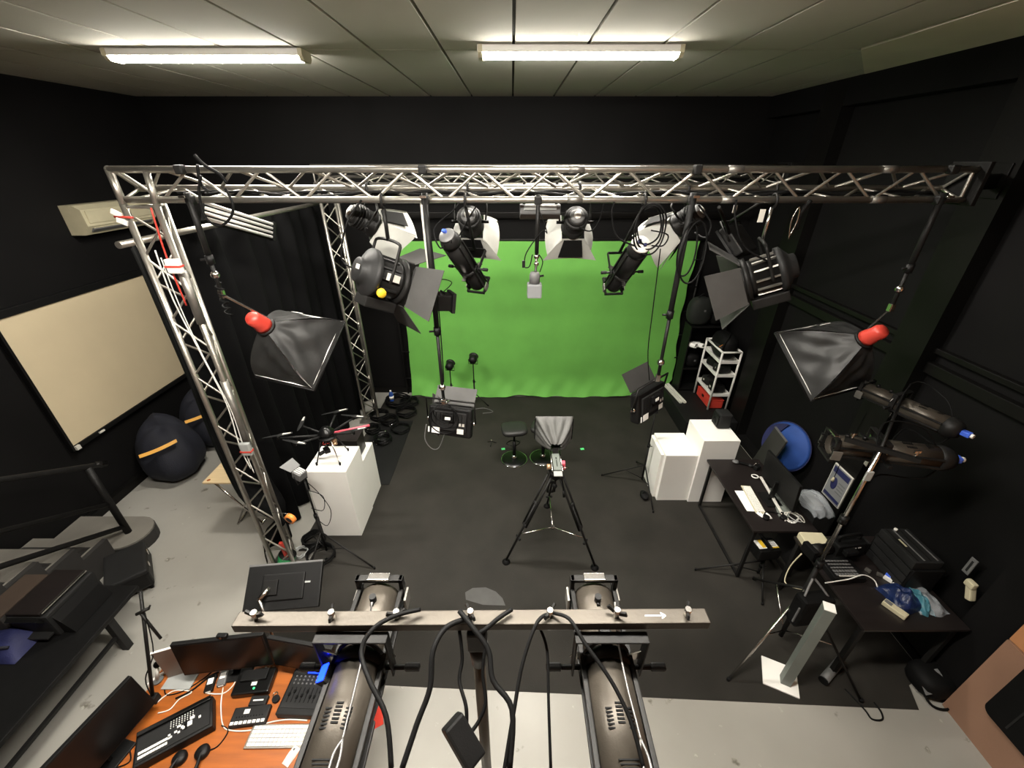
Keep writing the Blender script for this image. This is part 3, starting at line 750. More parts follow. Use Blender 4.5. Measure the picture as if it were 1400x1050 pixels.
dp3 = drop_pole('black drop pole with hanging cable loop carrying the left softbox', -2.13, 3.75, (RM[sb1.name] @ V((0, -.10, .14))).z+.08)
dp4 = drop_pole('black drop pole carrying the dark softbox by the right wall', 2.83, 3.75, (RM[sb2.name] @ V((0, -.10, .14))).z+.08)
part(dp3, 'cable_loop', MB().tube([py(275, 240, 2.9), py(272, 262, 2.9), py(280, 296, 2.9), py(300, 309, 2.9), py(316, 296, 2.9), py(318, 278, 2.9), py(308, 258, 2.92)], .008)
     .tube([py(266, 212, 2.9), py(280, 226, 2.9), py(300, 238, 2.9), py(310, 250, 2.9)], .010).tube([py(270, 225, 2.92), py(274, 250, 2.92), py(285, 262, 2.92)], .010), 'black_rubber', world=True)
part(dp3, 'coil_lead', MB().tube([(-2.13+.022*math.cos(i*1.3), 2.955+.022*math.sin(i*1.3), 3.22-.010*i) for i in range(26)], .006), 'black_rubber', world=True)

# four tube lamp by the curtain pipe
a = py(268, 280, 3.25); b = py(372, 312, 3.85); dd = (b-a)
tt = T('tube_lamp', 'lamp with four bare silver tubes hanging between truss and curtain', 'stage light', M=aim((a+b)/2, dd.normalized()))
L = dd.length
part(tt, 'reflector', MB().box((.0, 0, -.03), (.03, L, .15), bev=.006), 'black_metal')
for k in range(4):
    part(tt, 'tube', MB().cyl((.03, -L/2+.03, -.08+.036*k), (.03, L/2-.03, -.08+.036*k), .013, n=8), 'tube_glass')
for sy in (-1, 1): part(tt, 'end_block', MB().box((.02, sy*(L/2-.015), -.03), (.05, .03, .16), bev=.006), 'black_plastic')
part(tt, 'hanger', MB().cyl((0, -.3, .04), RM[tt.name].inverted() @ V((a.x+.12, 3.17, 3.825)), .008, n=6), 'black_metal')

# lone lamp in the centre
tt = T('pendant_lamp', 'small grey lamp head hanging alone at the centre of the truss', 'stage light', py(733, 400, 2.96))
x = py(735, 300, 2.96).x
part(tt, 'pole', MB().cyl((x, 2.955, 3.80), (x, 2.955, py(733, 347, 2.955).z), .014, n=10), 'black_metal', world=True)
part(tt, 'truss_clamp', MB().box((x, 2.965, BZ), (.05, .05, .055), bev=.01), 'black_metal', world=True)
za, zb = py(733, 347, 2.955).z, py(733, 372, 2.955).z
part(tt, 'swivel_arm', MB().cyl((x, 2.955, za), (x-.004, 2.955, zb), .009, n=8).ell((x, 2.955, za-.02), (.02, .02, .02), 8, 6).ell((x, 2.955, za-.07), (.018, .018, .018), 8, 6), 'steel', world=True)
zc = py(733, 406, 2.955).z
part(tt, 'lamp_body', MB().lathe([(.0, 0), (.03, 0), (.038, -.02), (.038, -.08), (.0, -.08)], (x-.01, 2.955, zb), (0, 0, 1), n=16), 'grey_plastic', world=True)
part(tt, 'lamp_head', MB().box((x-.01, 2.955, (zb-.08+zc)/2), (.105, .09, abs(zb-.08-zc)), bev=.01), 'poster_grey', world=True)
part(tt, 'tilt_knob', MB().cyl((x+.02, 2.955, zb-.03), (x+.055, 2.955, zb-.025), .008, n=6), 'black_plastic', world=True)
lead(tt, [(x+.01, 2.94, 3.7), py(748, 318, 2.94), py(741, 316, 2.93), py(720, 345, 2.94), py(717, 362, 2.94)], .004)
part(tt, 'plug', MB().box(py(716, 361, 2.94), (.022, .018, .05), bev=.004), 'black_plastic', world=True)
lead(tt, [py(728, 348, 2.95), py(724, 364, 2.95), py(718, 366, 2.95)], .004); lead(tt, [py(737, 348, 2.95), py(742, 358, 2.95), py(738, 372, 2.95)], .004)
tt = T('dimmer_box', 'grey metal dimmer box hanging under the truss behind the lone centre lamp', 'control box', py(737, 289, 3.3))
c0 = py(738, 289, 3.32)
part(tt, 'case', MB().box(c0, (.30, .10, .10), bev=.006), 'grey_plastic', world=True)
part(tt, 'cover', MB().box(c0+V((0, -.055, .03)), (.24, .012, .03), bev=.003), 'grey_paint', world=True)
for sx in (-.12, .12): part(tt, 'hanger', MB().box(c0+V((sx, -.0, .12)), (.02, .01, .16)), 'black_metal', world=True)

# flood lamp behind the drop pole
tt = T('flood_lamp', 'compact black flood lamp with red connectors behind the black drop pole', 'stage light', M=aim(py(596, 412, 3.12), V((.85, .45, -.15)).normalized()))
part(tt, 'housing', MB().box((0, 0, 0), (.12, .22, .13), bev=.012), 'black_metal')
part(tt, 'front_frame', MB().box((0, .125, 0), (.15, .03, .16), bev=.008), 'dark_plastic')
part(tt, 'lens', MB().box((0, .142, 0), (.12, .004, .13)), 'glass_dark')
part(tt, 'connector', MB().box((.0, -.04, .072), (.03, .10, .018), (0, 0, .3), .004), 'red_plastic')
for k in range(5): part(tt, 'cooling_fin', MB().box((0, -.09+.035*k, .07), (.10, .008, .02)), 'dark_plastic')
part(tt, 'bracket', MB().bar(V((0, -.1, 0)), RM[tt.name].inverted() @ V((-.575, 2.97, 3.06)), .02, .012), 'black_metal')
part(tt, 'safety_cord', MB().tube([V((0, .05, .07)), V((.0, .12, .15)), V((0, .02, .17)), V((0, -.05, .10))], .004), 'black_rubber')

# ================================================================ FOREGROUND T-BAR with two profile spots
tb = T('light_stand', 'tall stand with pale crossbar and wing bolts carrying two big profile spots', 'light stand', (-.10, .69, 0))
bl, br = V((-.775, .69, 2.858)), V((.545, .69, 2.874))
def on_bar(x): return bl + (br-bl)*((x-bl.x)/(br.x-bl.x))
part(tb, 'crossbar', MB().bar(bl, br, .042, .030, bev=.003), 'bar_bronze', world=True)
for x in (-.715, -.50, -.32, -.115, .105, .29, .485):
    b0 = on_bar(x)
    wb = part(tb, 'wing_bolt', MB().cyl(b0+V((0, 0, .015)), b0+V((0, 0, .045)), .009, n=8), 'steel', world=True)
    an = x*9
    for sg in (-1, 1):
        part(wb, 'wing', MB().bar(b0+V((0, 0, .028)), b0+V((sg*.026*math.cos(an), sg*.026*math.sin(an), .042)), .006, .012), 'black_metal', world=True)
part(tb, 'socket', MB().box((-.10, .69, 2.80), (.055, .06, .085), bev=.008), 'black_plastic', world=True)
part(tb, 'socket_collar', MB().cyl((-.10, .69, 2.76), (-.10, .69, 2.66), .030, .024, n=12), 'black_plastic', world=True)
part(tb, 'pole', MB().cyl((-.10, .69, 2.72), (-.10, .69, 1.5), .019, n=14), 'bronze_black', world=True)
part(tb, 'lower_pole', MB().cyl((-.10, .69, 1.6), (-.10, .69, .12), .025, n=14), 'black_metal', world=True)
for k in range(3):
    a = R(-90+120*k)
    e = V((-.10+.50*math.cos(a), .69+.50*math.sin(a), .02))
    part(tb, 'leg', MB().bar((-.10, .69, .62), e, .028, .028), 'black_metal', world=True)
    part(tb, 'brace', MB().bar((-.10, .69, .16), V((-.10, .69, .62)).lerp(e, .55), .02, .01), 'black_metal', world=True)
    part(tb, 'foot', MB().cyl(e-V((0, 0, .02)), e+V((0, 0, .02)), .022, n=10), 'black_rubber', world=True)
GF = 'profile spots under the pale crossbar'
fs = []
for x, lab in ((-.445, 'big bronze black profile spot under the crossbar over the orange desk'), (.275, 'big bronze black profile spot under the crossbar beside the hanging power adapter')):
    t = profile_spot(yoke_h=.148, yoke_w=.098, clamp=False, M=Matrix.Translation((x, .655, 2.695)), label=lab, group=GF)
    fs.append(t)
    part(t, 'slider_bracket', MB().tube([(-.066, .02, .02), (-.05, .02, .066), (0, .03, .088), (.05, .02, .066), (.066, .02, .02)], .006, 6, res=3), 'black_metal')
    part(t, 'top_bracket', MB().box((0, .045, .082), (.035, .05, .022), bev=.006), 'black_plastic')
    part(t, 'safety_wire', MB().tube([(.03, .10, .155), (.028, .02, .10), (.03, -.08, .082), (.034, -.16, .080), (.036, -.20, .078)], .003, 5)  .tube([(.036, -.20, .078), (.026, -.23, .082), (.030, -.28, .085), (.040, -.29, .085), (.044, -.24, .082), (.036, -.20, .078)], .0035, 5), 'dull_wire')
    part(t, 'gland_box', MB().box((.02, -.33, .055), (.05, .06, .04), bev=.008), 'black_plastic')
t = fs[0]
ds = part(t, 'display_housing', MB().box((-.080, -.035, .030), (.030, .05, .022), (0, -.6, 0), .004), 'black_plastic')
part(ds, 'status_display', MB().box((-.087, -.035, .041), (.026, .044, .003), (0, -.6, 0)), 'blue_led', label='bright blue display')
# cables over the bar (parts of the spots they feed)
def PT(*a): return [pt(u, v, d) for u, v, d in a]
lead(fs[1], PT((755, 838, 1.14), (735, 850, 1.10), (715, 905, 1.06), (703, 970, 1.02), (690, 1050, .98), (680, 1120, .95)), .005)
lead(fs[1], PT((755, 838, 1.14), (778, 846, 1.10), (800, 880, 1.06), (835, 930, 1.02), (862, 985, .98), (880, 1050, .94)), .005)
lead(fs[1], PT((700, 833, 1.14), (682, 845, 1.12), (664, 860, 1.11), (650, 868, 1.11)), .006, 'black_rubber')
lead(fs[1], PT((738, 858, 1.17), (748, 890, 1.15), (750, 960, 1.10), (753, 1050, 1.04)), .004)
lead(fs[0], PT((640, 845, 1.13), (610, 858, 1.10), (592, 890, 1.06), (588, 940, 1.03), (570, 990, 1.0), (550, 1050, .96)), .007)
lead(fs[0], PT((628, 835, 1.13), (648, 860, 1.10), (668, 890, 1.08), (674, 930, 1.05), (700, 970, 1.02), (697, 1050, .98)), .007)
lead(fs[0], PT((575, 833, 1.14), (540, 842, 1.11), (510, 860, 1.08), (494, 890, 1.05), (505, 930, 1.0), (528, 980, .96), (535, 1050, .92)), .006)
part(fs[0], 'warning_flag', MB().plate(PT((521, 955, 1.12), (524, 990, 1.10), (506, 1000, 1.10)), .003), 'red_plastic', world=True)
t = T('power_adapter', 'black power adapter block hanging on its cable below the crossbar', 'power adapter', pt(632, 1005, 1.02))
a, b = pt(617, 985, 1.05), pt(650, 1042, 1.03)
part(t, 'case', MB().bar(a, b, .058, .040, bev=.007), 'black_plastic', world=True)
lead(t, PT((628, 862, 1.14), (632, 900, 1.12), (628, 930, 1.10), (637, 965, 1.07), (638, 992, 1.06)), .005)
lead(t, PT((664, 880, 1.12), (660, 920, 1.10), (664, 960, 1.08), (655, 985, 1.07), (645, 1000, 1.06)), .005)

# ================================================================ RIGHT T-BAR STAND with two profile spots
c0 = V((2.50, 2.22, 0)); top = V((2.50, 2.22, 2.28))
ts = T('light_stand', 'black tripod light stand carrying two profile spots by the right wall', 'light stand', c0)
part(ts, 'pole', MB().cyl(c0+V((0, 0, 1.1)), top, .014, n=12), 'steel', world=True)
part(ts, 'lower_pole', MB().cyl(c0+V((0, 0, .12)), c0+V((0, 0, 1.14)), .020, n=12), 'black_metal', world=True)
for z in (1.12, 1.62):
    part(ts, 'lock_collar', MB().cyl(c0+V((0, 0, z-.035)), c0+V((0, 0, z+.035)), .03, n=12).cyl(c0+V((0, 0, z)), c0+V((-.05, -.03, z)), .009, n=6), 'black_plastic', world=True)
for i, e in enumerate((V((1.89, 1.90, .008)), V((2.93, 1.74, .008)), V((2.62, 2.88, .008)))):
    lg = part(ts, 'leg', MB().cyl(c0+V((0, 0, .80)), e+V((0, 0, .008)), .011, n=8), 'black_metal' if i else 'steel', world=True)
    part(lg, 'foot', MB().cyl(e, e+V((0, 0, .03)), .015, n=8), 'black_rubber', world=True)
    part(ts, 'brace', MB().cyl(c0+V((0, 0, .2)), (c0+V((0, 0, .80))).lerp(e, .5), .007, n=6), 'steel', world=True)
part(ts, 'crossbar', MB().bar(top+V((-.16, .12, 0)), top+V((.16, -.12, 0)), .03, .03), 'black_metal', world=True)
for k in (-.45, .45):
    part(ts, 'wing_bolt', MB().cyl(top+V((-.3*k, .22*k, .0)), top+V((-.3*k, .22*k, .06)), .008, n=6).box(top+V((-.3*k, .22*k, .055)), (.04, .01, .016)), 'steel', world=True)
for (ua, va), (ub, vb), Z, lab in (((1180, 532), (1312, 590), 2.30, 'upper black profile spot with blue plug on the black tripod stand'), ((1128, 607), (1302, 628), 2.12, 'lower black profile spot with blue plug on the black tripod stand')):
    a, b = pz(ua, va, Z), pz(ub, vb, Z)
    d = (a-b).normalized(); cc = b.lerp(a, .60)
    sc = (a-b).length/.63
    t = profile_spot(yoke_h=.10, yoke_w=.09, clamp=False, M=aim(cc, d) @ Matrix.Scale(min(1.25, sc), 4), label=lab, group='profile spots on the black tripod stand', body='bronze_black')
    part(t, 'plug', MB().box((.01, -.41, .0), (.045, .05, .035), bev=.008), 'blue_plug')
    part(t, 'plug_ring', MB().cyl((.01, -.43, .0), (.01, -.45, .0), .016, n=8), 'white_plastic')
    part(t, 'bracket', MB().cyl((0, 0, .10), RM[t.name].inverted() @ (top+V((0, 0, -.02 if Z > 2.2 else -.18))), .010, n=6), 'black_metal')
    lead(t, [RM[t.name] @ V((.03, -.30, .06)), RM[t.name] @ V((.05, -.2, .16)), RM[t.name] @ V((.03, 0, .17)), top+V((0, 0, -.1))], .006)
    lead(t, [RM[t.name] @ V((.0, -.36, -.03)), RM[t.name] @ V((.0, -.30, -.16)), RM[t.name] @ V((.0, -.1, -.17)), top+V((.02, 0, -.3))], .006)
part(ts, 'label_tag', MB().box(c0+V((-.01, -.02, 2.06)), (.05, .012, .08), bev=.003), 'grey_paint', world=True)

# ================================================================ WHITE PEDESTALS
def pedestal(label, x0, x1, y0, y1, h, frame_left=False):
    c = V(((x0+x1)/2, (y0+y1)/2, .006))
    t = T('display_pedestal', label, 'pedestal', c, 'white display pedestals')
    part(t, 'body', MB().box(c+V((0, 0, h/2)), (x1-x0, y1-y0, h), bev=.003), 'white_laminate', world=True)
    part(t, 'top_panel', MB().box(c+V((0, 0, h+.004)), (x1-x0, y1-y0, .008), bev=.002), 'white_laminate', world=True)
    if frame_left:
        part(t, 'side_panel', MB().box(c+V((-(x1-x0)/2-.02, .03, h/2-.01)), (.035, y1-y0-.06, h-.03), bev=.003), 'white_laminate', world=True)
    return t
pedestal('tall white pedestal with the drone standing on it', -2.27, -1.82, 3.47, 3.93, .99)
pedestal('lower white pedestal behind the one with the drone', -2.25, -1.83, 3.95, 4.34, .74)
pedestal('lower white pedestal with side panel beside the dark desk', 1.93, 2.33, 4.06, 4.55, .74, True)
pedestal('tall white pedestal with a small black speaker on it', 2.335, 2.78, 4.03, 4.50, .99)
t = T('storage_box', 'dark brown box lying on the lower pedestal behind the drone', 'box', (-2.0, 4.15, .755))
part(t, 'case', MB().box((-2.02, 4.13, .885), (.28, .24, .25), bev=.01), 'dark_wood', world=True)
part(t, 'lid', MB().box((-2.02, 4.13, 1.015), (.29, .25, .015), bev=.003), 'dark_wood', world=True)
c = pz(986, 578, 1.01)
t = T('speaker', 'small black speaker standing on the tall white pedestal', 'speaker', (2.68, 4.36, 1.008))
part(t, 'cabinet', MB().box((2.68, 4.36, 1.108), (.16, .17, .20), bev=.02), 'dark_plastic', world=True)
part(t, 'grille', MB().box((2.59, 4.36, 1.11), (.012, .14, .16), bev=.004), 'black_plastic', world=True)
part(t, 'cone', MB().lathe([(0, .004), (.045, .0), (.05, -.004)], (2.583, 4.36, 1.09), (-1, 0, 0), n=16), 'black_rubber', world=True)

# ================================================================ DRONE
def drone():
    base = V((-2.05, 3.69, 1.005)); hub = base+V((.0, .02, .36))
    t = T('drone', 'black six armed camera drone with one red arm on tall pedestal', 'drone', base)
    part(t, 'body', MB().lathe([(.0, -.05), (.06, -.045), (.085, -.01), (.085, .0), (.07, .02), (.045, .055), (.03, .065), (.0, .07)], hub, (0, 0, 1), n=20), 'black_gloss', world=True)
    part(t, 'frame_plate', MB().lathe([(0, -.06), (.10, -.06), (.10, -.05), (0, -.05)], hub, (0, 0, 1), n=12), 'black_plastic', world=True)
    ends = [V((l*math.cos(R(a)), l*math.sin(R(a)), .03)) for a, l in ((-10, .33), (45, .32), (92, .31), (166, .30), (199, .47), (231, .34))]
    part(t, 'red_arm', MB().cyl(hub+V((.06, .012, -.02)), hub+V((.45, .10, .02)), .013, n=8), 'red_pink', label='folded red arm', world=True)
    for i, e in enumerate(ends):
        am = part(t, 'arm', MB().cyl(hub+V((0, 0, -.03))+e*.2, hub+e, .011, n=8), 'dark_plastic', world=True)
        part(am, 'motor', MB().cyl(hub+e+V((0, 0, -.015)), hub+e+V((0, 0, .03)), .017, n=10), 'black_metal', world=True)
        a = R((20, -10, 25, 100, 20, -15)[i])
        dv = V((math.cos(a), math.sin(a), 0)); nn = V((-dv.y, dv.x, 0))
        q = hub+e+V((0, 0, .035)); k = .145
        def pb(u, v):
            s_ = (u-.5)*2; w = .016*(1-abs(s_)**3*.7)+.004
            return q+dv*s_*k+nn*((v-.5)*w*2)+V((0, 0, .003*(v-.5)*(1 if s_ > 0 else -1)*2))
        part(am, 'propeller', MB().grid(pb, 14, 2), 'dark_plastic', world=True)
        part(am, 'propeller_tip', MB().plate([q+dv*.05+nn*.012+V((0, 0, .004)), q+dv*.13+nn*.006+V((0, 0, .004)), q+dv*.13-nn*.006+V((0, 0, .004)), q+dv*.05-nn*.012+V((0, 0, .004))], .002), 'sticker', world=True)
    for sx in (-1, 1):
        for sy in (-1, 1):
            f = base+V((sx*.13, sy*.13+.02, .006))
            lg = part(t, 'leg', MB().cyl(hub+V((sx*.05, sy*.05, -.06)), f, .007, n=6), 'steel' if sy < 0 and sx > 0 else 'dark_plastic', world=True)
            part(lg, 'foot', MB().cyl(f-V((0, 0, .004)), f+V((0, 0, .03)), .011, n=8), 'black_rubber', world=True)
    g = hub+V((.05, .0, -.13))
    part(t, 'gimbal', MB().box(g, (.07, .05, .05), bev=.01).cyl(g, g+V((.0, -.01, .08)), .012, n=8).cyl(g+V((-.03, -.03, -.02)), g+V((.06, -.05, .01)), .014, n=8), 'copper', world=True)
    part(t, 'camera', MB().box(g+V((-.07, -.05, -.08)), (.06, .08, .05), (0, 0, .7), .008).cyl(g+V((-.09, -.08, -.08)), g+V((-.13, -.12, -.09)), .022, n=10), 'black_plastic', world=True)
    part(t, 'battery', MB().box(hub+V((0, .02, -.085)), (.09, .14, .04), bev=.008), 'black_plastic', world=True)
    for k in range(4):
        part(t, 'wire', MB().tube([hub+V((.03*k-.04, -.04, -.06)), hub+V((.04*k-.06, -.09, -.10)), g+V((.02*k-.04, -.02, .0))], .004), 'red_plastic' if k == 1 else 'black_rubber', world=True)
    return t
drone()

# ================================================================ CAMERA TRIPOD AND PROMPTER
feet = [pz(692, 768, .012), pz(813, 776, .012), V((.46, 3.95, .012))]
cx = sum((f for f in feet), V())/3; cx = V((cx.x+.02, cx.y-.03, .006))
tr = T('camera_tripod', 'tall black camera tripod with double leg tubes and mid spreader', 'tripod', cx)
hd = cx+V((.0, 0, 1.13))
part(tr, 'bowl', MB().lathe([(0, -.08), (.05, -.08), (.07, -.02), (.075, .0), (.05, .01), (0, .01)], hd, (0, 0, 1), n=18), 'black_metal', world=True)
for i, f in enumerate(feet):
    d = (f-cx); d.z = 0; d.normalize(); n = V((-d.y, d.x, 0))
    tp = hd+d*.07+V((0, 0, -.04)); mid = tp.lerp(f, .55)
    lg = None
    for sg in (-1, 1):
        o = part(tr, 'leg_tube', MB().cyl(tp+n*.034*sg, mid+n*.034*sg, .0125, n=8), 'black_metal', world=True)
    lo = part(tr, 'lower_leg', MB().cyl(tp.lerp(f, .28), f+V((0, 0, .03)), .013, n=8), 'black_metal', world=True)
    for q in (.30, .55, .70):
        p = tp.lerp(f, q)
        part(lo, 'leg_lock', MB().bar(p-n*.04, p+n*.04, .022, .03, up=(f-tp), bev=.004), 'dark_plastic', world=True)
    part(lo, 'foot', MB().lathe([(0, 0), (.045, 0), (.045, .012), (.018, .03), (0, .05)], f-V((0, 0, .006)), (0, 0, 1), n=14), 'black_rubber', world=True)
    part(tr, 'spreader_arm', MB().cyl(cx+V((0, -.05, .36)), tp.lerp(f, .66)+V((0, 0, .0)), .007, n=6), 'steel', world=True)
part(tr, 'spreader_hub', MB().cyl(cx+V((0, -.05, .345)), cx+V((0, -.05, .375)), .022, n=10), 'steel', world=True)
part(tr, 'bowl_clamp', MB().cyl(hd+V((0, 0, -.08)), hd+V((0, 0, -.28)), .012, n=8).ell(hd+V((0, 0, -.2)), (.028, .028, .03), 10, 7), 'dark_plastic', world=True)
part(tr, 'fluid_head', MB().box(hd+V((0, 0, .06)), (.10, .12, .10), bev=.02), 'black_metal', world=True)
for sx in (-1, 1): part(tr, 'drag_knob', MB().cyl(hd+V((sx*.05, 0, .06)), hd+V((sx*.095, 0, .06)), .03, n=12), 'red_pink' if sx > 0 else 'copper', world=True)
part(tr, 'pan_handle', MB().cyl(hd+V((.05, -.03, .05)), hd+V((.075, -.14, -.14)), .008, n=6).cyl(hd+V((.075, -.14, -.14)), hd+V((.08, -.17, -.20)), .013, n=8), 'black_rubber', world=True)
pm = T('teleprompter', 'grey cloth hooded teleprompter on slotted plate atop the camera tripod', 'teleprompter', hd+V((0, 0, .115)))
pb = hd+V((0, .02, .125))
pl = part(pm, 'base_plate', MB().box(pb+V((0, -.03, .008)), (.075, .26, .016), bev=.003), 'post_grey', world=True)
part(pl, 'slot', MB().box(pb+V((0, -.06, .0165)), (.008, .10, .002)).box(pb+V((0, .02, .0165)), (.012, .03, .002)), 'black_rubber', world=True)
part(pm, 'rear_plate', MB().box(pb+V((0, -.20, -.004)), (.085, .07, .012), bev=.003), 'grey_paint', world=True)
for sx in (-1, 1): part(pm, 'rail', MB().cyl(pb+V((sx*.05, -.16, .0)), pb+V((sx*.05, .34, .0)), .008, n=8), 'steel', world=True)
part(pm, 'side_lock', MB().box(pb+V((.07, -.04, .0)), (.035, .05, .03), bev=.004), 'red_pink', world=True)
part(pm, 'handle_pin', MB().cyl(pb+V((.06, -.10, -.01)), pb+V((.12, -.10, -.012)), .006, n=6), 'steel', world=True)
# pleated cloth hood: wide frame in front, gathered at the camera end
hf = pb+V((0, .18, .085))
def hood(u, v):
    # u round the opening, v from gathered mouth (0) to frame (1)
    a = u*2*PI
    def sq(a_):
        c_, s_ = math.cos(a_), math.sin(a_); k = max(abs(c_), abs(s_)); return V((c_/k, 0, s_/k))
    p = sq(a); r = .05+(.20-.05)*v**.75
    w = 1+.10*math.sin(12*a)*(1-v)*v*3 + .14*math.sin(9*a+1)*(1-v)**1.4
    q = V((p.x*r*1.02*w, 0, p.z*r*.80*w))
    return hf+V((q.x, -.07+.26*v, q.z+.06*v-.0))
part(pm, 'hood', MB().grid(hood, 96, 14), 'hood_cloth', world=True)
part(pm, 'mirror_frame', MB().bar(hf+V((-.205, .19, -.075)), hf+V((.205, .19, -.075)), .014, .014).bar(hf+V((-.205, .19, .19)), hf+V((.205, .19, .19)), .014, .014).bar(hf+V((-.205, .19, -.075)), hf+V((-.205, .19, .19)), .014, .014).bar(hf+V((.205, .19, -.075)), hf+V((.205, .19, .19)), .014, .014), 'black_plastic', world=True)
part(pm, 'beam_glass', MB().plate([hf+V((-.16, .2, .18)), hf+V((.16, .2, .18)), hf+V((.16, .42, -.07)), hf+V((-.16, .42, -.07))], .004), 'glass_dark', world=True)
part(pm, 'hood_bracket', MB().bar(pb+V((0, .10, .0)), hf+V((0, -.05, -.02)), .06, .014), 'black_metal', world=True)
part(pm, 'monitor', MB().box(hf+V((0, .33, -.10)), (.34, .26, .03), bev=.006), 'black_plastic', world=True)

# ================================================================ STOOLS
def stool(label, p, h, rz):
    t = T('bar_stool', label, 'stool', group='black gas lift stools', M=place(p, rz))
    part(t, 'base', MB().lathe([(0, 0), (.19, 0), (.195, .006), (.19, .014), (.12, .022), (.05, .034), (.03, .04), (0, .04)], n=32), 'black_gloss')
    part(t, 'base_rim', MB().tube([(.193*math.cos(a), .193*math.sin(a), .008) for a in [i*PI/16 for i in range(32)]], .006, 6, True, res=1), 'chrome')
    part(t, 'dome', MB().lathe([(.05, .028), (.042, .06), (.028, .085), (0, .09)], n=18), 'chrome')
    part(t, 'gas_lift', MB().cyl((0, 0, .08), (0, 0, h*.62), .026, n=14), 'black_plastic')
    part(t, 'piston', MB().cyl((0, 0, h*.60), (0, 0, h-.05), .016, n=12), 'black_metal')
    part(t, 'foot_rest', MB().tube([(-.02, .02, h*.42), (-.10, .10, h*.42), (0, .17, h*.42), (.10, .10, h*.42), (.02, .02, h*.42)], .009, 8, res=5), 'black_metal')
    part(t, 'seat', MB().ell((0, 0, h), (.19, .165, .045), 24, 10, pw=.55), 'leather')
    part(t, 'lever', MB().cyl((.02, 0, h-.05), (.13, .06, h-.06), .005, n=6), 'chrome')
    return t
stool('black padded gas lift stool standing alone on the stage mat', pz(703, 628, .006), .56, .15)
stool('black padded gas lift stool mostly hidden behind the teleprompter', pz(742, 626, .006), .56, -.3)

# ================================================================ FLOOR STANDS
def stand(label, c, h, legs, group=None, m='black_metal', spread=.45, hub=.32):
    t = T('light_stand', label, 'light stand', c, group)
    part(t, 'pole', MB().cyl(c+V((0, 0, .06)), c+V((0, 0, h*.55)), .014, n=10), m, world=True)
    part(t, 'upper_pole', MB().cyl(c+V((0, 0, h*.53)), c+V((0, 0, h)), .010, n=10), 'black_metal', world=True)
    part(t, 'lock_collar', MB().cyl(c+V((0, 0, h*.55-.025)), c+V((0, 0, h*.55+.025)), .020, n=10).cyl(c+V((0, 0, h*.55)), c+V((.04, -.02, h*.55)), .006, n=6), 'black_plastic', world=True)
    for e in legs:
        e = V(e); e.z = .016
        lg = part(t, 'leg', MB().cyl(c+V((0, 0, hub)), e, .009, n=8), m, world=True)
        part(lg, 'foot', MB().cyl(e-V((0, 0, .010)), e+V((0, 0, .016)), .012, n=8), 'black_rubber', world=True)
        part(t, 'brace', MB().cyl(c+V((0, 0, .08)), (c+V((0, 0, hub))).lerp(e, .45), .006, n=6), m, world=True)
    return t
c = pz(877, 660, .006)
s3 = stand('black light stand with spread legs beside the lower white pedestal', c, 1.18, [pz(823, 650, .01), pz(893, 700, .01), c+V((.05, .44, 0))])
part(s3, 'top_bracket', MB().box(c+V((0, 0, 1.19)), (.06, .05, .05), bev=.01), 'black_plastic', world=True)
single('sandbag', 'small black sandbag lying at the foot of the stand by the pedestal', 'sandbag', MB().ell(pz(876, 668, .006)+V((0, -.16, .035)), (.06, .09, .035), 12, 8).tube([pz(876, 668, .006)+V((-.03, -.16, .06)), pz(876, 668, .006)+V((0, -.16, .10)), pz(876, 668, .006)+V((.03, -.16, .06))], .006), 'black_rubber', pz(876, 668, .006)+V((0, -.16, 0)))
# stand next to the curtain with small flood lamp
c = pz(448, 757, .006)
s4 = stand('black light stand with small flood lamp beside the drone pedestal', c, 1.10, [pz(512, 777, .01), pz(420, 790, .01), c+V((-.33, .16, 0))], hub=.36)
t = T('flood_lamp', 'small grey flood lamp tilted on the stand beside the drone pedestal', 'stage light', M=aim(c+V((-.04, 0, 1.20)), V((-.62, .25, .15)).normalized()))
part(t, 'housing', MB().box((0, -.02, 0), (.10, .10, .09), bev=.012), 'grey_plastic')
part(t, 'hood', MB().plate([(-.06, .03, .05), (.06, .03, .05), (.08, .15, .07), (-.08, .15, .07)], .004), 'grey_plastic')
for k in range(4): part(t, 'cooling_fin', MB().box((-.03+.02*k, -.02, .048), (.006, .08, .012)), 'white_plastic')
part(t, 'reflector', MB().box((0, .032, 0), (.085, .006, .075)), 'grey_paint')
part(t, 'bracket', MB().tube([(-.055, 0, 0), (-.06, -.05, -.08), (.06, -.05, -.08), (.055, 0, 0)], .006, 6, res=1), 'black_metal')
lead(t, [c+V((.0, -.02, 1.15)), c+V((.12, -.03, .98)), c+V((.20, -.03, .72)), c+V((.12, -.04, .50)), c+V((.02, -.03, .60))], .004)
lead(t, [c+V((.0, -.02, 1.0)), c+V((.16, -.03, .92)), c+V((.12, -.03, .72)), c+V((.0, -.03, .75))], .004)
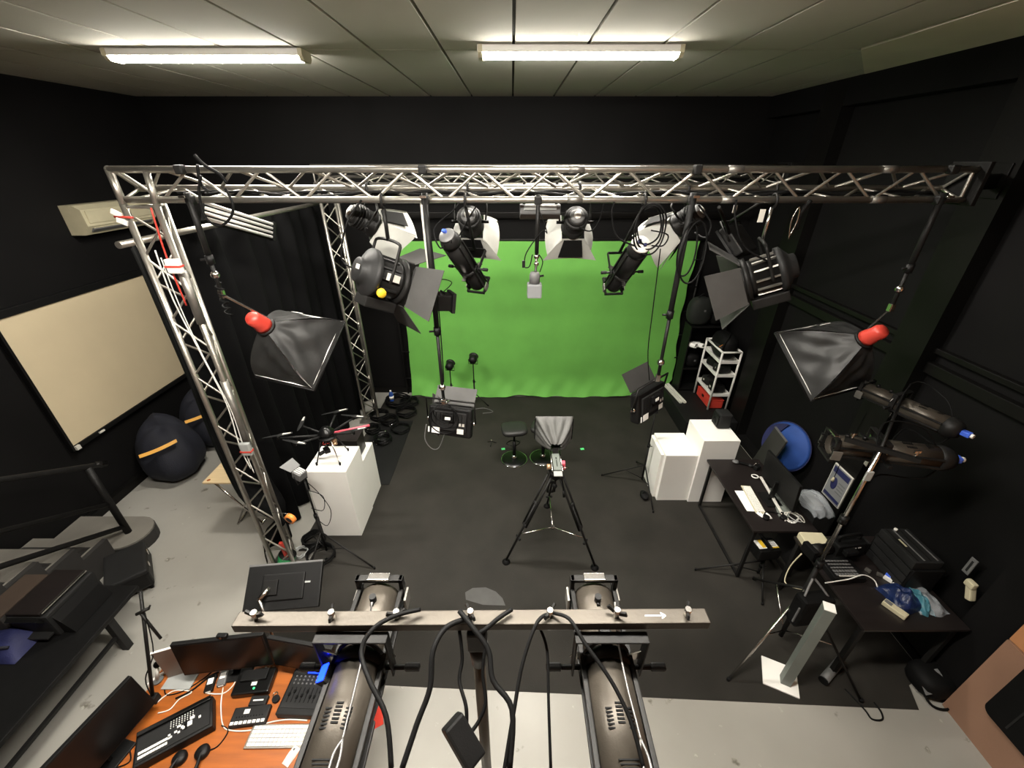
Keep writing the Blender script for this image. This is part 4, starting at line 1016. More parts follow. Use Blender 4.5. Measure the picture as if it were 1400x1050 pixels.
# two low lamps before the green screen
for (u, v), (hu, hv), lab, ly in (((651, 541), (650, 492), 'small black lamp on low stand before middle of the green screen', 0), ((620, 546), (614, 501), 'small black lamp on low stand behind the led panel before the green screen', 1)):
    c = pz(u, v, .006); c.y = min(c.y, 6.55)
    h = py(hu, hv, c.y).z
    st = stand('thin black low stand under the small lamp ' + ('behind the led panel' if ly else 'at the green cloth hem'), c, h-.06, [c+V((.25, -.10, 0)), c+V((-.22, -.14, 0)), c+V((.0, .13, 0))], hub=.22)
    t = T('small_lamp', lab, 'stage light', M=aim(c+V((0, 0, h)), V((.1, .8, .25)).normalized()))
    part(t, 'housing', MB().lathe([(0, -.07), (.05, -.065), (.07, -.03), (.075, .05), (.07, .055), (0, .05)], d=(0, 1, 0), n=18), 'black_plastic')
    part(t, 'hood', MB().lathe([(.07, .05), (.085, .09), (.08, .092), (.068, .055)], d=(0, 1, 0), n=18), 'dark_plastic')
    part(t, 'bracket', MB().tube([(-.08, 0, 0), (-.08, -.02, -.085), (.08, -.02, -.085), (.08, 0, 0)], .007, 6, res=1), 'black_metal')
# low stand with black case near desk
c = pz(1034, 788, .006)
s5 = stand('low black tripod stand in front of the dark desks', c, .34, [pz(951, 779, .01), pz(1042, 826, .01), c+V((.25, .22, 0))], hub=.26)
cb = pz(1022, 748, .38)
t = T('power_unit', 'black portable power unit with yellow and white stickers on low stand', 'power unit', M=place(c+V((-.02, .02, .34)), .12))
part(t, 'case', MB().box((0, 0, .07), (.24, .17, .14), bev=.02), 'black_plastic')
part(t, 'handle', MB().tube([(0, -.07, .14), (0, -.06, .17), (0, .06, .17), (0, .07, .14)], .011, 8), 'black_rubber')
st = part(t, 'sticker', MB().box((-.065, .01, .1415), (.085, .11, .002)), 'paper')
part(st, 'yellow_patch', MB().box((-.045, .015, .143), (.04, .10, .002)), 'yellow')
st = part(t, 'sticker', MB().box((.06, -.0, .1415), (.085, .10, .002)), 'paper')
for k in range(4): part(st, 'text_line', MB().box((.06, .03-.016*k, .143), (.065, .006, .001)), 'grey_plastic')
part(st, 'yellow_patch', MB().box((.06, -.045, .143), (.085, .014, .001)), 'yellow')

# ================================================================ LEFT SIDE OF THE ROOM
sc = T('projection_screen', 'cream projection screen in black frame on the left wall', 'projection screen', (-5.24, 4.9, 1.0))
y0, y1, z0, z1 = 3.93, 5.84, 1.0, 2.57
part(sc, 'screen', MB().box((-5.255, (y0+y1)/2, (z0+z1)/2), (.02, y1-y0, z1-z0)), 'screen_cream', world=True)
for a, b, c_, d_ in ((y0-.03, y0, z0-.06, z1+.08), (y1, y1+.05, z0-.06, z1+.08)):
    part(sc, 'frame_side', MB().box((-5.25, (a+b)/2, (c_+d_)/2), (.05, b-a, d_-c_), bev=.006), 'black_plastic', world=True)
part(sc, 'frame_top', MB().box((-5.25, (y0+y1)/2, z1+.04), (.06, y1-y0, .08), bev=.006), 'black_plastic', world=True)
part(sc, 'frame_bottom', MB().box((-5.25, (y0+y1)/2, z0-.03), (.05, y1-y0, .06), bev=.006), 'black_plastic', world=True)
part(sc, 'hem_clip', MB().box((-5.215, y0+.35, z0-.03), (.015, .07, .02)), 'sticker', world=True)
part(sc, 'hem_clip', MB().box((-5.215, y0+.02, z0-.03), (.03, .05, .05)), 'sticker', world=True)
# air conditioner
t = T('air_conditioner', 'cream wall mounted air conditioner high on the left wall', 'air conditioner', (-5.2, 5.75, 3.2))
pr = [(-5.295, 3.20), (-5.295, 3.53), (-5.14, 3.53), (-5.06, 3.48), (-5.05, 3.30), (-5.13, 3.20)]
part(t, 'case', MB().prism([(p[0], p[1]) for p in pr], 1, 5.18, 6.24), 'cream_plastic', world=True)
part(t, 'front_panel', MB().box((-5.048, 5.71, 3.40), (.014, .98, .14), bev=.005), 'cream_plastic', world=True)
part(t, 'outlet_slot', MB().box((-5.085, 5.71, 3.255), (.05, .92, .03), (0, -.7, 0)), 'grey_plastic', world=True)
part(t, 'louvre', MB().box((-5.078, 5.71, 3.262), (.05, .90, .008), (0, -.7, 0)), 'cream_plastic', world=True)
# bean bag chairs
def beanbag(label, c, s, rz):
    t = T('bean_bag', label, 'bean bag', group='navy bean bags under the screen', M=place(c, rz))
    def fn(u, v):
        a = u*2*PI; ph = v*PI
        r = math.sin(ph)**.75*(.42+.03*math.sin(3*a)+.015*math.sin(7*a+2))
        z = (1-math.cos(ph))/2
        zz = z*.74 + .18*max(0, math.sin(a))*z*z - .05*math.exp(-((u-.75)/.1)**2)*z
        lean = .16*z*z
        return (r*math.cos(a)*(1-.25*z), r*math.sin(a)*(1-.25*z)+lean, max(0.004, zz-.0))
    part(t, 'bag', MB().grid(fn, 36, 20), 'navy')
    part(t, 'orange_band', MB().grid(lambda u, v: V((-.30+.42*u, -.26-.03*math.sin(u*PI)+.04*v, .58+.03*v+.05*u)), 10, 2), 'orange_band', label='orange stripe')
    part(t, 'piping', MB().tube([fn(.25, q/10) for q in range(1, 10)], .012), 'navy')
    return t
beanbag('navy bean bag with orange stripe under the screen, further from the wide curtain', V((-4.82, 4.62, 0)), 1, .75)
beanbag('navy bean bag with orange stripe close beside the black curtain', V((-4.78, 5.42, 0)), 1, .75)
# small folding table behind the curtain
t = T('folding_table', 'small pale wooden folding table half behind the curtain end', 'table', (-3.3, 3.7, 0))
part(t, 'tabletop', MB().box((-3.27, 3.80, .70), (.66, .36, .022), bev=.004), 'ply', world=True)
for sy in (3.66, 3.94):
    part(t, 'leg', MB().cyl((-3.50, sy, .69), (-3.12, sy, .02), .012, n=8), 'steel', world=True)
    part(t, 'leg', MB().cyl((-3.04, sy, .69), (-3.42, sy, .02), .012, n=8), 'steel', world=True)
for x in (-3.12, -3.42): part(t, 'foot_bar', MB().cyl((x, 3.64, .014), (x, 3.96, .014), .013, n=8), 'steel', world=True)
part(t, 'knot', MB().cyl((-3.55, 3.665, .711), (-3.55, 3.665, .7125), .02, n=10), 'wood', world=True)

# stairs along the left wall, climbing towards the camera
st = T('staircase', 'grey concrete stairs with rounded bottom step along the left wall', 'stairs', (-4.9, 3.3, 0))
NS = 13
def rounded_step():
    pts = [(-5.28, 3.14), (-5.28, 3.62), (-4.62, 3.62)]
    for k in range(0, 11): 
        a = R(90-k*18); pts.append((-4.52+.24*math.cos(a)+.02, 3.38+.24*math.sin(a)))
    return pts
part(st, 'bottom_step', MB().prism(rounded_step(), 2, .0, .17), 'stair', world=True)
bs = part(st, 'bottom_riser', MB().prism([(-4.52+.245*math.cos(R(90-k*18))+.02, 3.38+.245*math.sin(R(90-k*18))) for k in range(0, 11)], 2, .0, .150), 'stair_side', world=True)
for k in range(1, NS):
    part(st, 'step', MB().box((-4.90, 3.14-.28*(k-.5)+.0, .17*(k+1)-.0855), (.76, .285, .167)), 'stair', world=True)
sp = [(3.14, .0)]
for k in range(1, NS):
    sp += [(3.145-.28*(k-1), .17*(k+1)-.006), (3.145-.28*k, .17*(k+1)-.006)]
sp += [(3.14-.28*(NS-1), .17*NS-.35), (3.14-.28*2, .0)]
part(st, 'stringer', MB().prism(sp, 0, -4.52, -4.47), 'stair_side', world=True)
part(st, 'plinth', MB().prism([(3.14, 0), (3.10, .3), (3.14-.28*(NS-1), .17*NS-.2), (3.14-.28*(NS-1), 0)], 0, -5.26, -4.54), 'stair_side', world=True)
rl = T('handrail', 'black steel stair handrail with slanted lower bars', 'handrail', (-4.50, 3.38, .17))
pb_ = V((-4.50, 3.38, .172)); ptop = py(127, 624, 3.38); ptop.x = -4.50
part(rl, 'newel_post', MB().cyl(pb_, V((-4.50, 3.38, 1.14)), .036, n=10), 'black_metal', world=True)
sl = .17/.28
def along(y, z): return V((-4.50, y, z + (3.38-y)*sl))
part(rl, 'top_rail', MB().tube([V((-4.50, 3.52, 1.06)), V((-4.50, 3.45, 1.12)), along(3.38, 1.15), along(1.2, 1.15), along(-.2, 1.15)], .030, 8, res=3), 'black_metal', world=True)
part(rl, 'middle_rail', MB().cyl(along(3.38, .62), along(-.2, .62), .026, n=8), 'black_metal', world=True)
part(rl, 'lower_rail', MB().cyl(along(3.38, .26), along(-.2, .26), .028, n=8), 'black_metal', world=True)
part(rl, 'post', MB().cyl(along(1.9, .2), along(1.9, 1.15), .018, n=8), 'black_metal', world=True)

# black cases and table below the stairs
c = V((-4.06, 2.86, 0))
t = T('wheeled_case', 'low black wheeled equipment case standing beside the stairs', 'case', M=place(c, .72))
part(t, 'body', MB().box((0, 0, .155), (.34, .50, .19), bev=.03), 'black_plastic')
part(t, 'lid', MB().box((0, 0, .265), (.345, .505, .05), bev=.02), 'dark_plastic')
for sx in (-.13, .13):
    for sy in (-.20, .20):
        part(t, 'wheel', MB().cyl((sx-.012, sy, .033), (sx+.012, sy, .033), .032, n=12), 'black_rubber')
for sy in (-.1, .1): part(t, 'latch', MB().box((.176, sy, .235), (.012, .04, .05), bev=.003), 'steel')
t = T('work_table', 'low black table with square legs below the stairs', 'table', (-3.95, 1.5, 0))
part(t, 'tabletop', MB().box((-3.95, 1.47, .455), (.84, 2.02, .04), bev=.006), 'black_plastic', world=True)
for x in (-4.31, -3.59):
    for y in (.58, 2.18): part(t, 'leg', MB().box((x, y, .218), (.06, .06, .434), bev=.004), 'dark_plastic', world=True)
    part(t, 'stretcher', MB().bar((x, .60, .20), (x, 2.16, .20), .03, .03), 'black_metal', world=True)
t = T('printer', 'black office printer with steel edged lid on the low table', 'printer', (-3.98, 2.22, .476))
part(t, 'body', MB().box((-3.97, 2.23, .60), (.34, .44, .25), bev=.02), 'dark_plastic', world=True)
part(t, 'side_cover', MB().prism([(-3.82, .48), (-3.82, .72), (-3.76, .62), (-3.70, .48)], 1, 2.04, 2.40), 'black_plastic', world=True)
part(t, 'scanner_lid', MB().box((-3.99, 2.23, .742), (.28, .42, .03), bev=.008), 'dark_wood', world=True)
part(t, 'lid_edge', MB().box((-3.84, 2.23, .752), (.012, .40, .012), bev=.002), 'steel', world=True)
part(t, 'control_panel', MB().box((-3.97, 2.0, .70), (.26, .03, .07), (.5, 0, 0), .005), 'black_gloss', world=True)
part(t, 'paper_tray', MB().box((-3.93, 1.98, .53), (.20, .06, .02), bev=.004), 'dark_plastic', world=True)
t = T('cardboard_box', 'brown topped box beside the black printer on the low table', 'box', (-4.26, 2.2, .476))
part(t, 'body', MB().box((-4.265, 2.2, .60), (.20, .40, .25), bev=.01), 'stair_side', world=True)
part(t, 'lid', MB().box((-4.265, 2.2, .732), (.205, .405, .012), bev=.003), 'brown_card', world=True)
bc = pz(8, 876, .52)
t = T('blue_bag', 'dark blue fabric bag slumped on the low table', 'bag', bc-V((0, 0, .03)))
part(t, 'cloth', MB().grid(lambda u, v: bc+V(((u-.5)*.44, (v-.5)*.32, -.04+.13*(math.sin(u*PI)*math.sin(v*PI))**.6+.02*math.sin(u*8+v*3)*math.sin(v*PI)*math.sin(u*PI))), 16, 16), 'blue_dark', world=True)
part(t, 'strap', MB().tube([bc+V((-.15, -.1, .05)), bc+V((0, -.12, .10)), bc+V((.14, -.08, .05))], .012), 'navy', world=True)

# ================================================================ CABLES AND CLUTTER AT THE TRUSS FEET
def coil(label, c, r, m, th=.008, turns=5, flat=.5, group='coiled cables on the studio floor', name='cable_coil', tail=None):
    mb = MB()
    pts = []
    for i in range(turns*10):
        a = i*2*PI/10; rr = r*(1-.14*((i*7) % 5)/5)
        pts.append(c+V((math.cos(a)*rr*(1+.06*math.sin(i*1.7)), math.sin(a)*rr*(1+.05*math.cos(i*2.3)), th+.012*((i*3) % 7)/2*flat+i*th*.16)))
    if tail: pts += [V(p) for p in tail]
    mb.tube(pts, th, 6, res=3)
    return single(name, label, 'cable', mb, m, c, group)
coil('black cable coil on the mat nearest the rear truss leg', pz(520, 572, .013), .16, 'black_rubber', .010, 6)
coil('wide black cable coil heaped on the small rubber mat', pz(545, 552, .013), .22, 'black_rubber', .010, 7)
coil('glossy black cable coil in front of the rear truss leg heap', pz(524, 604, .013), .13, 'black_gloss', .010, 6)
coil('thin black cable coil between the heap and the led panel', pz(548, 588, .013), .15, 'black_rubber', .007, 5)
for u, v, r_, th, lab in ((556, 566, .17, .009, 'loose black cable coil at the edge of the small rubber mat'), (533, 578, .14, .010, 'thick black cable coil between the bottle and the glossy coil'), (510, 590, .12, .009, 'black cable coil close to the lower white pedestal'), (560, 552, .16, .008, 'flat black cable coil nearest the green cloth edge')):
    coil(lab, pz(u, v, .013), r_, 'black_rubber', th, 6)
for k in range(3):
    c = pz(515+9*k, 606-12*k, .02)
    t = T('clamp', ('chrome lamp clamp lying on the glossy cable coil', 'chrome lamp clamp lying just behind the glossy cable coil', 'chrome lamp clamp lying between cable coils and rear truss leg')[k], 'clamp', c, 'chrome clamps in the cable heap')
    part(t, 'jaw', MB().tube([c+V((-.05, 0, .02)), c+V((-.03, .03, .05)), c+V((.03, .02, .06)), c+V((.05, -.02, .03))], .012, 8), 'chrome', world=True)
    part(t, 'screw', MB().cyl(c+V((0, .02, .05)), c+V((.02, -.06, .02)), .007, n=6), 'steel', world=True)
t = T('water_bottle', 'blue plastic bottle standing in the cable heap', 'bottle', pz(536, 548, .012))
c = pz(536, 548, .012)
part(t, 'bottle', MB().lathe([(0, 0), (.04, 0), (.042, .02), (.042, .14), (.03, .18), (.016, .20), (0, .20)], c, (0, 0, 1), n=14), 'blue_cloth', world=True)
part(t, 'cap', MB().cyl(c+V((0, 0, .20)), c+V((0, 0, .225)), .017, n=10), 'white_plastic', world=True)
part(t, 'label_band', MB().lathe([(.0425, .05), (.0435, .05), (.0435, .11), (.0425, .11)], c, (0, 0, 1), n=14), 'paper', world=True)
# at the front leg
c = V((-2.49, 3.045, .028))
t = T('cable_reel', 'green cable wound on a reel at the foot of the front truss leg', 'cable reel', c)
part(t, 'winding', MB().lathe([(.02, -.05), (.080, -.05), (.088, -.03), (.088, .03), (.080, .05), (.02, .05)], c+V((0, 0, .11)), (.35, .25, 1), n=26), 'green_reel', world=True)
for sg in (-1, 1): part(t, 'flange', MB().lathe([(0, 0), (.09, 0), (.09, .006), (0, .006)], c+V((.35, .25, 1)).normalized()*.052*sg+V((0, 0, .11)), (.35, .25, 1), n=22), 'black_plastic', world=True)
t = T('tape_roll', 'orange tape roll hanging on the front truss leg', 'tape roll', py(397, 709, 2.93))
c = py(397, 709, 2.93)
part(t, 'roll', MB().lathe([(.032, -.02), (.055, -.02), (.055, .02), (.032, .02)], c, (.3, 1, .1), n=20), 'orange', world=True)
part(t, 'core', MB().lathe([(.028, -.021), (.033, -.021), (.033, .021), (.028, .021)], c, (.3, 1, .1), n=20), 'black_plastic', world=True)
part(t, 'hook', MB().tube([c+V((0, 0, .03)), c+V((-.03, 0, .07)), V((-2.38, 2.95, c.z+.06))], .004), 'steel', world=True)
t = T('red_clamp', 'red plastic clamp inside the foot of the front truss leg', 'clamp', (-2.47, 3.02, .30))
part(t, 'jaw', MB().bar((-2.46, 3.02, .2), (-2.47, 3.02, .42), .035, .03, bev=.006), 'red_plastic', world=True); part(t, 'grip', MB().bar((-2.45, 3.03, .2), (-2.42, 3.03, .34), .03, .025, bev=.006), 'red_plastic', world=True)
coil('black cable coil hanging loosely in front of the curtain foot', pz(440, 762, .01), .15, 'black_rubber', .008, 6)
coil('grey white cable coil beside the green cable reel', pz(412, 758, .01), .08, 'grey_paint', .007, 4)
coil('black cable coil piled against the drone pedestal', pz(430, 742, .01), .12, 'black_rubber', .009, 6)
t = T('plug_board', 'white plug board lying in cables at the front truss leg foot', 'plug board', pz(420, 778, .01))
c = pz(420, 778, .01); part(t, 'case', MB().box(c+V((0, 0, .02)), (.06, .18, .035), (0, 0, .5), .006), 'white_plastic', world=True)
for k in range(3): part(t, 'socket', MB().cyl(c+V((.025*(k-1), .045*(k-1), .036)), c+V((.025*(k-1), .045*(k-1), .039)), .017, n=10), 'grey_plastic', world=True)

# ================================================================ ORANGE CONTROL DESK
DZ = .75
dk = T('control_desk', 'orange brown wooden control desk below the crossbar spots', 'desk', (-1.75, 1.2, 0))
part(dk, 'desktop', MB().prism([(-2.55, .50), (-2.55, 1.73), (-1.02, 1.73), (-1.02, .50)], 2, DZ-.03, DZ), 'wood', world=True)
part(dk, 'edge_band', MB().box((-1.71, 1.735, DZ-.015), (1.38, .008, .03)), 'wood_edge', world=True)
for x in (-2.36, -1.08):
    for y in (.56, 1.66): part(dk, 'leg', MB().box((x, y, (DZ-.03)/2), (.05, .05, DZ-.03), bev=.004), 'dark_plastic', world=True)
part(dk, 'modesty_panel', MB().box((-1.72, 1.64, .48), (1.2, .018, .40)), 'wood_edge', world=True)

def monitor(label, P1, P2, h, tilt, m='black_gloss', stand=True, z_base=DZ, group=None, th=.03):
    """P1,P2 bottom corners; tilt: lean of the top away from the face normal"""
    P1 = V(P1); P2 = V(P2); x = (P2-P1); w = x.length; x.normalize(); up0 = V((0, 0, 1))
    n = x.cross(up0).normalized()
    up = (up0*math.cos(tilt) - n*math.sin(tilt)).normalized(); nn = x.cross(up)
    mid = (P1+P2)/2
    t = T('monitor', label, 'monitor', V((mid.x, mid.y, z_base)), group)
    rm = Matrix((x, nn, up)).transposed()
    part(t, 'housing', MB().box(mid+up*h/2-nn*th/2, (w, th, h), rm, .005), 'black_plastic', world=True)
    part(t, 'screen', MB().box(mid+up*(h/2+.004)+nn*.001, (w-.024, .003, h-.03), rm), m, world=True)
    if stand:
        b = V((mid.x, mid.y, z_base)) - n*.06
        part(t, 'stand_neck', MB().bar(b+V((0, 0, .01)), mid+up*h*.4-nn*(th+.01), .05, .02), 'black_plastic', world=True)
        part(t, 'stand_foot', MB().box(b+V((0, 0, .007)), (.22, .17, .014), (0, 0, math.atan2(x.y, x.x)), .005), 'black_plastic', world=True)
    return t
a = pz(214, 960, .84); b = pz(70, 1128, .84)
monitor('wide dark monitor standing side on beside the big button console', V((b.x, b.y, .84)), V((a.x, a.y, .84)), .31, .12)
m1 = monitor('dark monitor with webcam clipped on top at back of orange desk', pz(252, 924, .86), pz(374, 909, .86), .31, .10)
mid = (pz(237, 882, 1.16)+pz(367, 866, 1.16))/2
t = T('webcam', 'small black webcam clipped on the top edge of desk monitor', 'webcam', mid)
q = (pz(252, 924, .86)+pz(374, 909, .86))/2 + V((.03, .05, .318))
t.location = q; RM[t.name] = Matrix.Translation(q)
part(t, 'body', MB().box(q+V((0, 0, .012)), (.07, .03, .024), bev=.008), 'black_plastic', world=True)
part(t, 'lens', MB().cyl(q+V((0, -.014, .012)), q+V((0, -.02, .012)), .009, n=10), 'glass_dark', world=True)
part(t, 'clip', MB().box(q+V((0, .02, -.012)), (.03, .012, .03), bev=.003), 'grey_plastic', world=True)
monitor('dark monitor angled behind the audio mixer on the orange desk', pz(376, 909, .86), pz(462, 925, .86), .28, .10)
# talent monitor on arm, back turned
cc = pt(388, 802, 3.02); nrm = V((.06, -.60, .80)).normalized()
M = aim(cc, nrm, 0)   # local +Y to the camera: back of the monitor
t = T('preview_monitor', 'black preview monitor on arm with its back to the control desk', 'monitor', M=M)
part(t, 'housing', MB().box((0, -.01, 0), (.53, .035, .31), bev=.008), 'black_plastic')
part(t, 'rear_bulge', MB().box((0, .012, 0), (.30, .02, .18), bev=.008), 'black_plastic')
part(t, 'top_bezel', MB().box((0, -.012, .158), (.53, .04, .014), bev=.003), 'grey_plastic')
part(t, 'screen', MB().box((0, -.029, 0), (.50, .003, .28)), 'glass_dark')
jt = V((.10, .06, -.02))
part(t, 'vesa_mount', MB().box((.08, .03, .0), (.10, .02, .10), bev=.004), 'black_metal')
part(t, 'arm', MB().cyl((.08, .04, 0), (.13, .07, -.07), .018, n=10).cyl((.13, .07, -.07), M.inverted() @ V((-1.72, 1.70, .80)), .014, n=10), 'steel')
part(t, 'desk_clamp', MB(M.inverted()).box((-1.72, 1.70, .78), (.07, .07, .06), bev=.008), 'black_metal')
part(t, 'glint_strip', MB().box((-.16, .009, .02), (.06, .003, .012)), 'grey_paint')  # pale strip painted as a highlight on the monitor back
# silver tablet and pieces at the far left corner of the desk
t = T('tablet', 'silver tablet standing upright behind the desk monitors', 'tablet', pz(240, 925, DZ))
a = pz(236, 926, .76); b = pz(268, 918, .76)
part(t, 'shell', MB().bar(a+V((-.03, 0, .15)), b+V((.0, .02, .15)), .012, .30, bev=.004), 'tablet_shell', world=True)
part(t, 'base', MB().box((a+b)/2+V((.0, -.03, -.003)), (.20, .13, .012), bev=.003), 'grey_paint', world=True)
part(t, 'top_edge', MB().bar(a+V((-.03, 0, .302)), b+V((.0, .02, .302)), .014, .006), 'paper', world=True)
# microphone boom
t = T('microphone_boom', 'slim dark microphone boom arm rising from desk corner', 'microphone boom', pz(191, 925, DZ))
q = V((-2.44, 1.42, DZ))
part(t, 'clamp', MB().box(q+V((0, 0, .03)), (.05, .05, .06), bev=.006), 'black_metal', world=True)
q2 = py(192, 808, 1.75); q3 = py(192, 838, 1.67)
part(t, 'lower_arm', MB().cyl(q+V((0, 0, .05)), q2, .011, n=8), 'black_metal', world=True)
part(t, 'upper_arm', MB().cyl(q3, py(220, 873, 1.62), .009, n=8), 'black_metal', world=True)
part(t, 'joint', MB().cyl(q3+V((-.02, -.01, .0)), q3+V((.05, .02, .02)), .011, n=8).cyl(q3+V((.05, .02, .02)), q3+V((.07, .02, .05)), .006, n=6), 'black_metal', world=True)
part(t, 'cable', MB().tube([q+V((.01, -.01, .05)), q.lerp(q2, .2)+V((-.05, 0, 0)), q.lerp(q2, .45)+V((.03, 0, 0)), q3+V((.03, 0, 0))], .004), 'black_rubber', world=True)
# button console
def desk_box(name, label, cat, quad, h, m, z=DZ, bev=.006):
    """quad: 4 pixel corners (front-left, front-right, back-right, back-left) on plane z"""
    P = [pz(u, v, z+h) for u, v in quad]
    c = sum(P, V())/4; x = ((P[1]-P[0])+(P[2]-P[3]))/2; y = ((P[3]-P[0])+(P[2]-P[1]))/2
    an = math.atan2(x.y, x.x); M = place(V((c.x, c.y, z+.001)), an)
    t = T(name, label, cat, M=M)
    w = x.length; d = abs(y.dot(V((-x.y, x.x, 0)).normalized()))
    part(t, 'case', MB().box((0, 0, h/2), (w, d, h), bev=bev), m)
    return t, w, d
t, w, d = desk_box('video_switcher', 'black video switcher console with rows of white lit buttons on orange desk', 'video switcher', [(186, 1046), (292, 994), (290, 948), (180, 1010)], .07, 'black_plastic', bev=.012)
fc = part(t, 'face_plate', MB().box((0, -.01, .0715), (w*.92, d*.72, .004)), 'dark_plastic')
bt = MB()
for r_ in range(2):
    for k in range(10): bt.box((-w*.42+k*w*.036, -d*.30+r_*d*.13, .075), (w*.030, d*.075, .006))
for r_ in range(4):
    for k in range(9): bt.box((-w*.05+k*w*.036, d*.10+r_*d*.065, .074), (w*.010, d*.028, .006))
for x, y, ww, hh in ((.06, .02, .05, .06), (.02, -.10, .035, .06), (.06, -.16, .03, .06), (.10, -.05, .03, .07), (.12, -.10, .03, .07), (.20, -.06, .06, .14), (.23, .08, .06, .08), (.33, -.02, .03, .07), (-.04, -.18, .03, .05), (-.06, -.10, .03, .05), (-.06, -.19, .03, .05)):
    bt.box((x*w, y*d, .075), (ww*w, hh*d, .006))
part(fc, 'button', bt, 'paper', stuff=True)
part(fc, 'fader', MB().box((.145*w, -.03*d, .0745), (.04*w, .30*d, .003)).box((.145*w, -.03*d, .078), (.03*w, .05*d, .008)), 'black_rubber')
part(t, 'rear_ridge', MB().box((0, d*.42, .078), (w*.96, d*.14, .02), bev=.005), 'black_gloss')
# router with led
t, w, d = desk_box('mini_computer', 'glossy black mini computer with green light on orange desk', 'computer', [(315, 951), (368, 945), (377, 911), (328, 917)], .05, 'black_gloss', bev=.01)
part(t, 'sticker', MB().box((.01, -.02, .0515), (.035, .022, .002)), 'paper'); part(t, 'power_light', MB().cyl((.02, -.05, .05), (.02, -.05, .0525), .007, n=10), 'green_led')
part(t, 'upper_box', MB().box((.0, .03, .062), (w*.7, d*.45, .022), bev=.004), 'black_plastic')
for k in range(3): part(t, 'cable_plug', MB().box((.04+.025*k, d*.47, .03), (.014, .04, .012), bev=.003), 'copper' if k else 'white_plastic')
# small streaming switcher
t, w, d = desk_box('mini_switcher', 'small black switcher with a row of white keys beside the keyboard', 'video switcher', [(313, 994), (363, 988), (370, 962), (320, 968)], .035, 'dark_plastic')
kb = MB()
for k in range(8): kb.box((-w*.42+k*w*.12, -d*.36, .037), (w*.085, d*.16, .006))
part(t, 'key', kb, 'paper', stuff=True)
part(t, 'sticker', MB().box((-w*.12, d*.22, .0358), (.035, .026, .001)), 'paper')
kk = MB()
for k in range(10): kk.box((-w*.35+k*w*.078, -d*.05, .036), (w*.03, d*.06, .004))
part(t, 'small_key', kk, 'black_rubber', stuff=True)
t, w, d = desk_box('audio_adapter', 'little black adapter box behind the small switcher', 'adapter', [(340, 965), (364, 963), (366, 950), (343, 951)], .03, 'dark_plastic')
part(t, 'label_strip', MB().box((0, 0, .0305), (w*.6, .008, .001)), 'paper')
# mixer
t, w, d = desk_box('audio_mixer', 'black audio mixer with faders and blue screen on orange desk', 'audio mixer', [(387, 978), (446, 978), (452, 912), (396, 908)], .06, 'black_plastic')
part(t, 'face_plate', MB().box((0, -.02, .0615), (w*.9, d*.62, .003)), 'dark_plastic')
fd = MB()
for k in range(8): fd.box((-w*.36+k*w*.1, -d*.12, .0635), (.006, d*.30, .002)).box((-w*.36+k*w*.1, -d*.12+.02*math.sin(k*2), .068), (.012, .018, .010))
part(t, 'fader', fd, 'black_rubber', stuff=True)
scr = part(t, 'display_hood', MB().box((w*.12, d*.40, .09), (w*.55, .02, .07), (-.5, 0, 0), .004), 'black_plastic')
part(scr, 'screen', MB().box((w*.12, d*.40-.012, .094), (w*.50, .003, .055), (-.5, 0, 0)), 'blue_screen', label='glowing blue display')
kn = MB()
for r_ in range(3):
    for k in range(8): kn.cyl((-w*.36+k*w*.1, d*.10+r_*.022, .063), (-w*.36+k*w*.1, d*.10+r_*.022, .072), .006, n=6)
part(t, 'dial', kn, 'grey_plastic', stuff=True)
# keyboard + mouse
def keyboard(label, quad, z, m, cols=16, rows=5, h=.012):
    t, w, d = desk_box('keyboard', label, 'keyboard', quad, h, m, z, .004)
    k_ = MB()
    for r_ in range(rows):
        for k in range(cols):
            k_.box((-w*.47+(k+.5)*w*.94/cols, -d*.43+(r_+.5)*d*.86/rows, h+.002), (w*.94/cols*.84, d*.86/rows*.82, .005))
    part(t, 'key', k_, 'white_plastic', stuff=True)
    return t
keyboard('white computer keyboard lying on the orange desk', [(334, 1024), (436, 1022), (436, 989), (345, 990)], DZ, 'alu')
def mouse(label, c, rz, group=None, s=1.0):
    t = T('computer_mouse', label, 'mouse', M=place(c, rz), group=group)
    part(t, 'shell', MB().grid(lambda u, v: ((u-.5)*.056*s*(1-.25*abs(v-.5)), (v-.5)*.105*s, .003+.022*s*(max(0, math.sin(u*PI)*math.sin(v*PI)))**.5), 10, 12), 'white_plastic')
    part(t, 'wheel', MB().cyl((-.004, .025*s, .022*s), (.004, .025*s, .022*s), .006, n=10), 'grey_plastic')
    return t
mouse('white computer mouse beside the keyboard on the orange desk', pz(399, 1033, DZ), -.4)
# headphones, hubs, cables on the desk
c = pz(258, 1038, DZ)
t = T('headphones', 'black headphones with curled lead lying below the console', 'headphones', c)
part(t, 'ear_cup', MB().lathe([(0, 0), (.04, .0), (.042, .02), (.03, .035), (0, .035)], c+V((-.05, 0, .002)), (0, 0, 1), n=16), 'black_plastic', world=True)
part(t, 'ear_cup', MB().lathe([(0, 0), (.04, .0), (.042, .02), (.03, .035), (0, .035)], c+V((.07, .03, .002)), (0, 0, 1), n=16), 'black_plastic', world=True)
part(t, 'headband', MB().tube([c+V((-.05, 0, .03)), c+V((-.06, -.10, .03)), c+V((.02, -.15, .03)), c+V((.09, -.08, .03)), c+V((.07, .03, .03))], .010), 'black_plastic', world=True)
part(t, 'lead', MB().tube([c+V((.07, .03, .02)), c+V((.14, .06, .006)), c+V((.16, .14, .006)), c+V((.10, .17, .006))], .004), 'black_rubber', world=True)
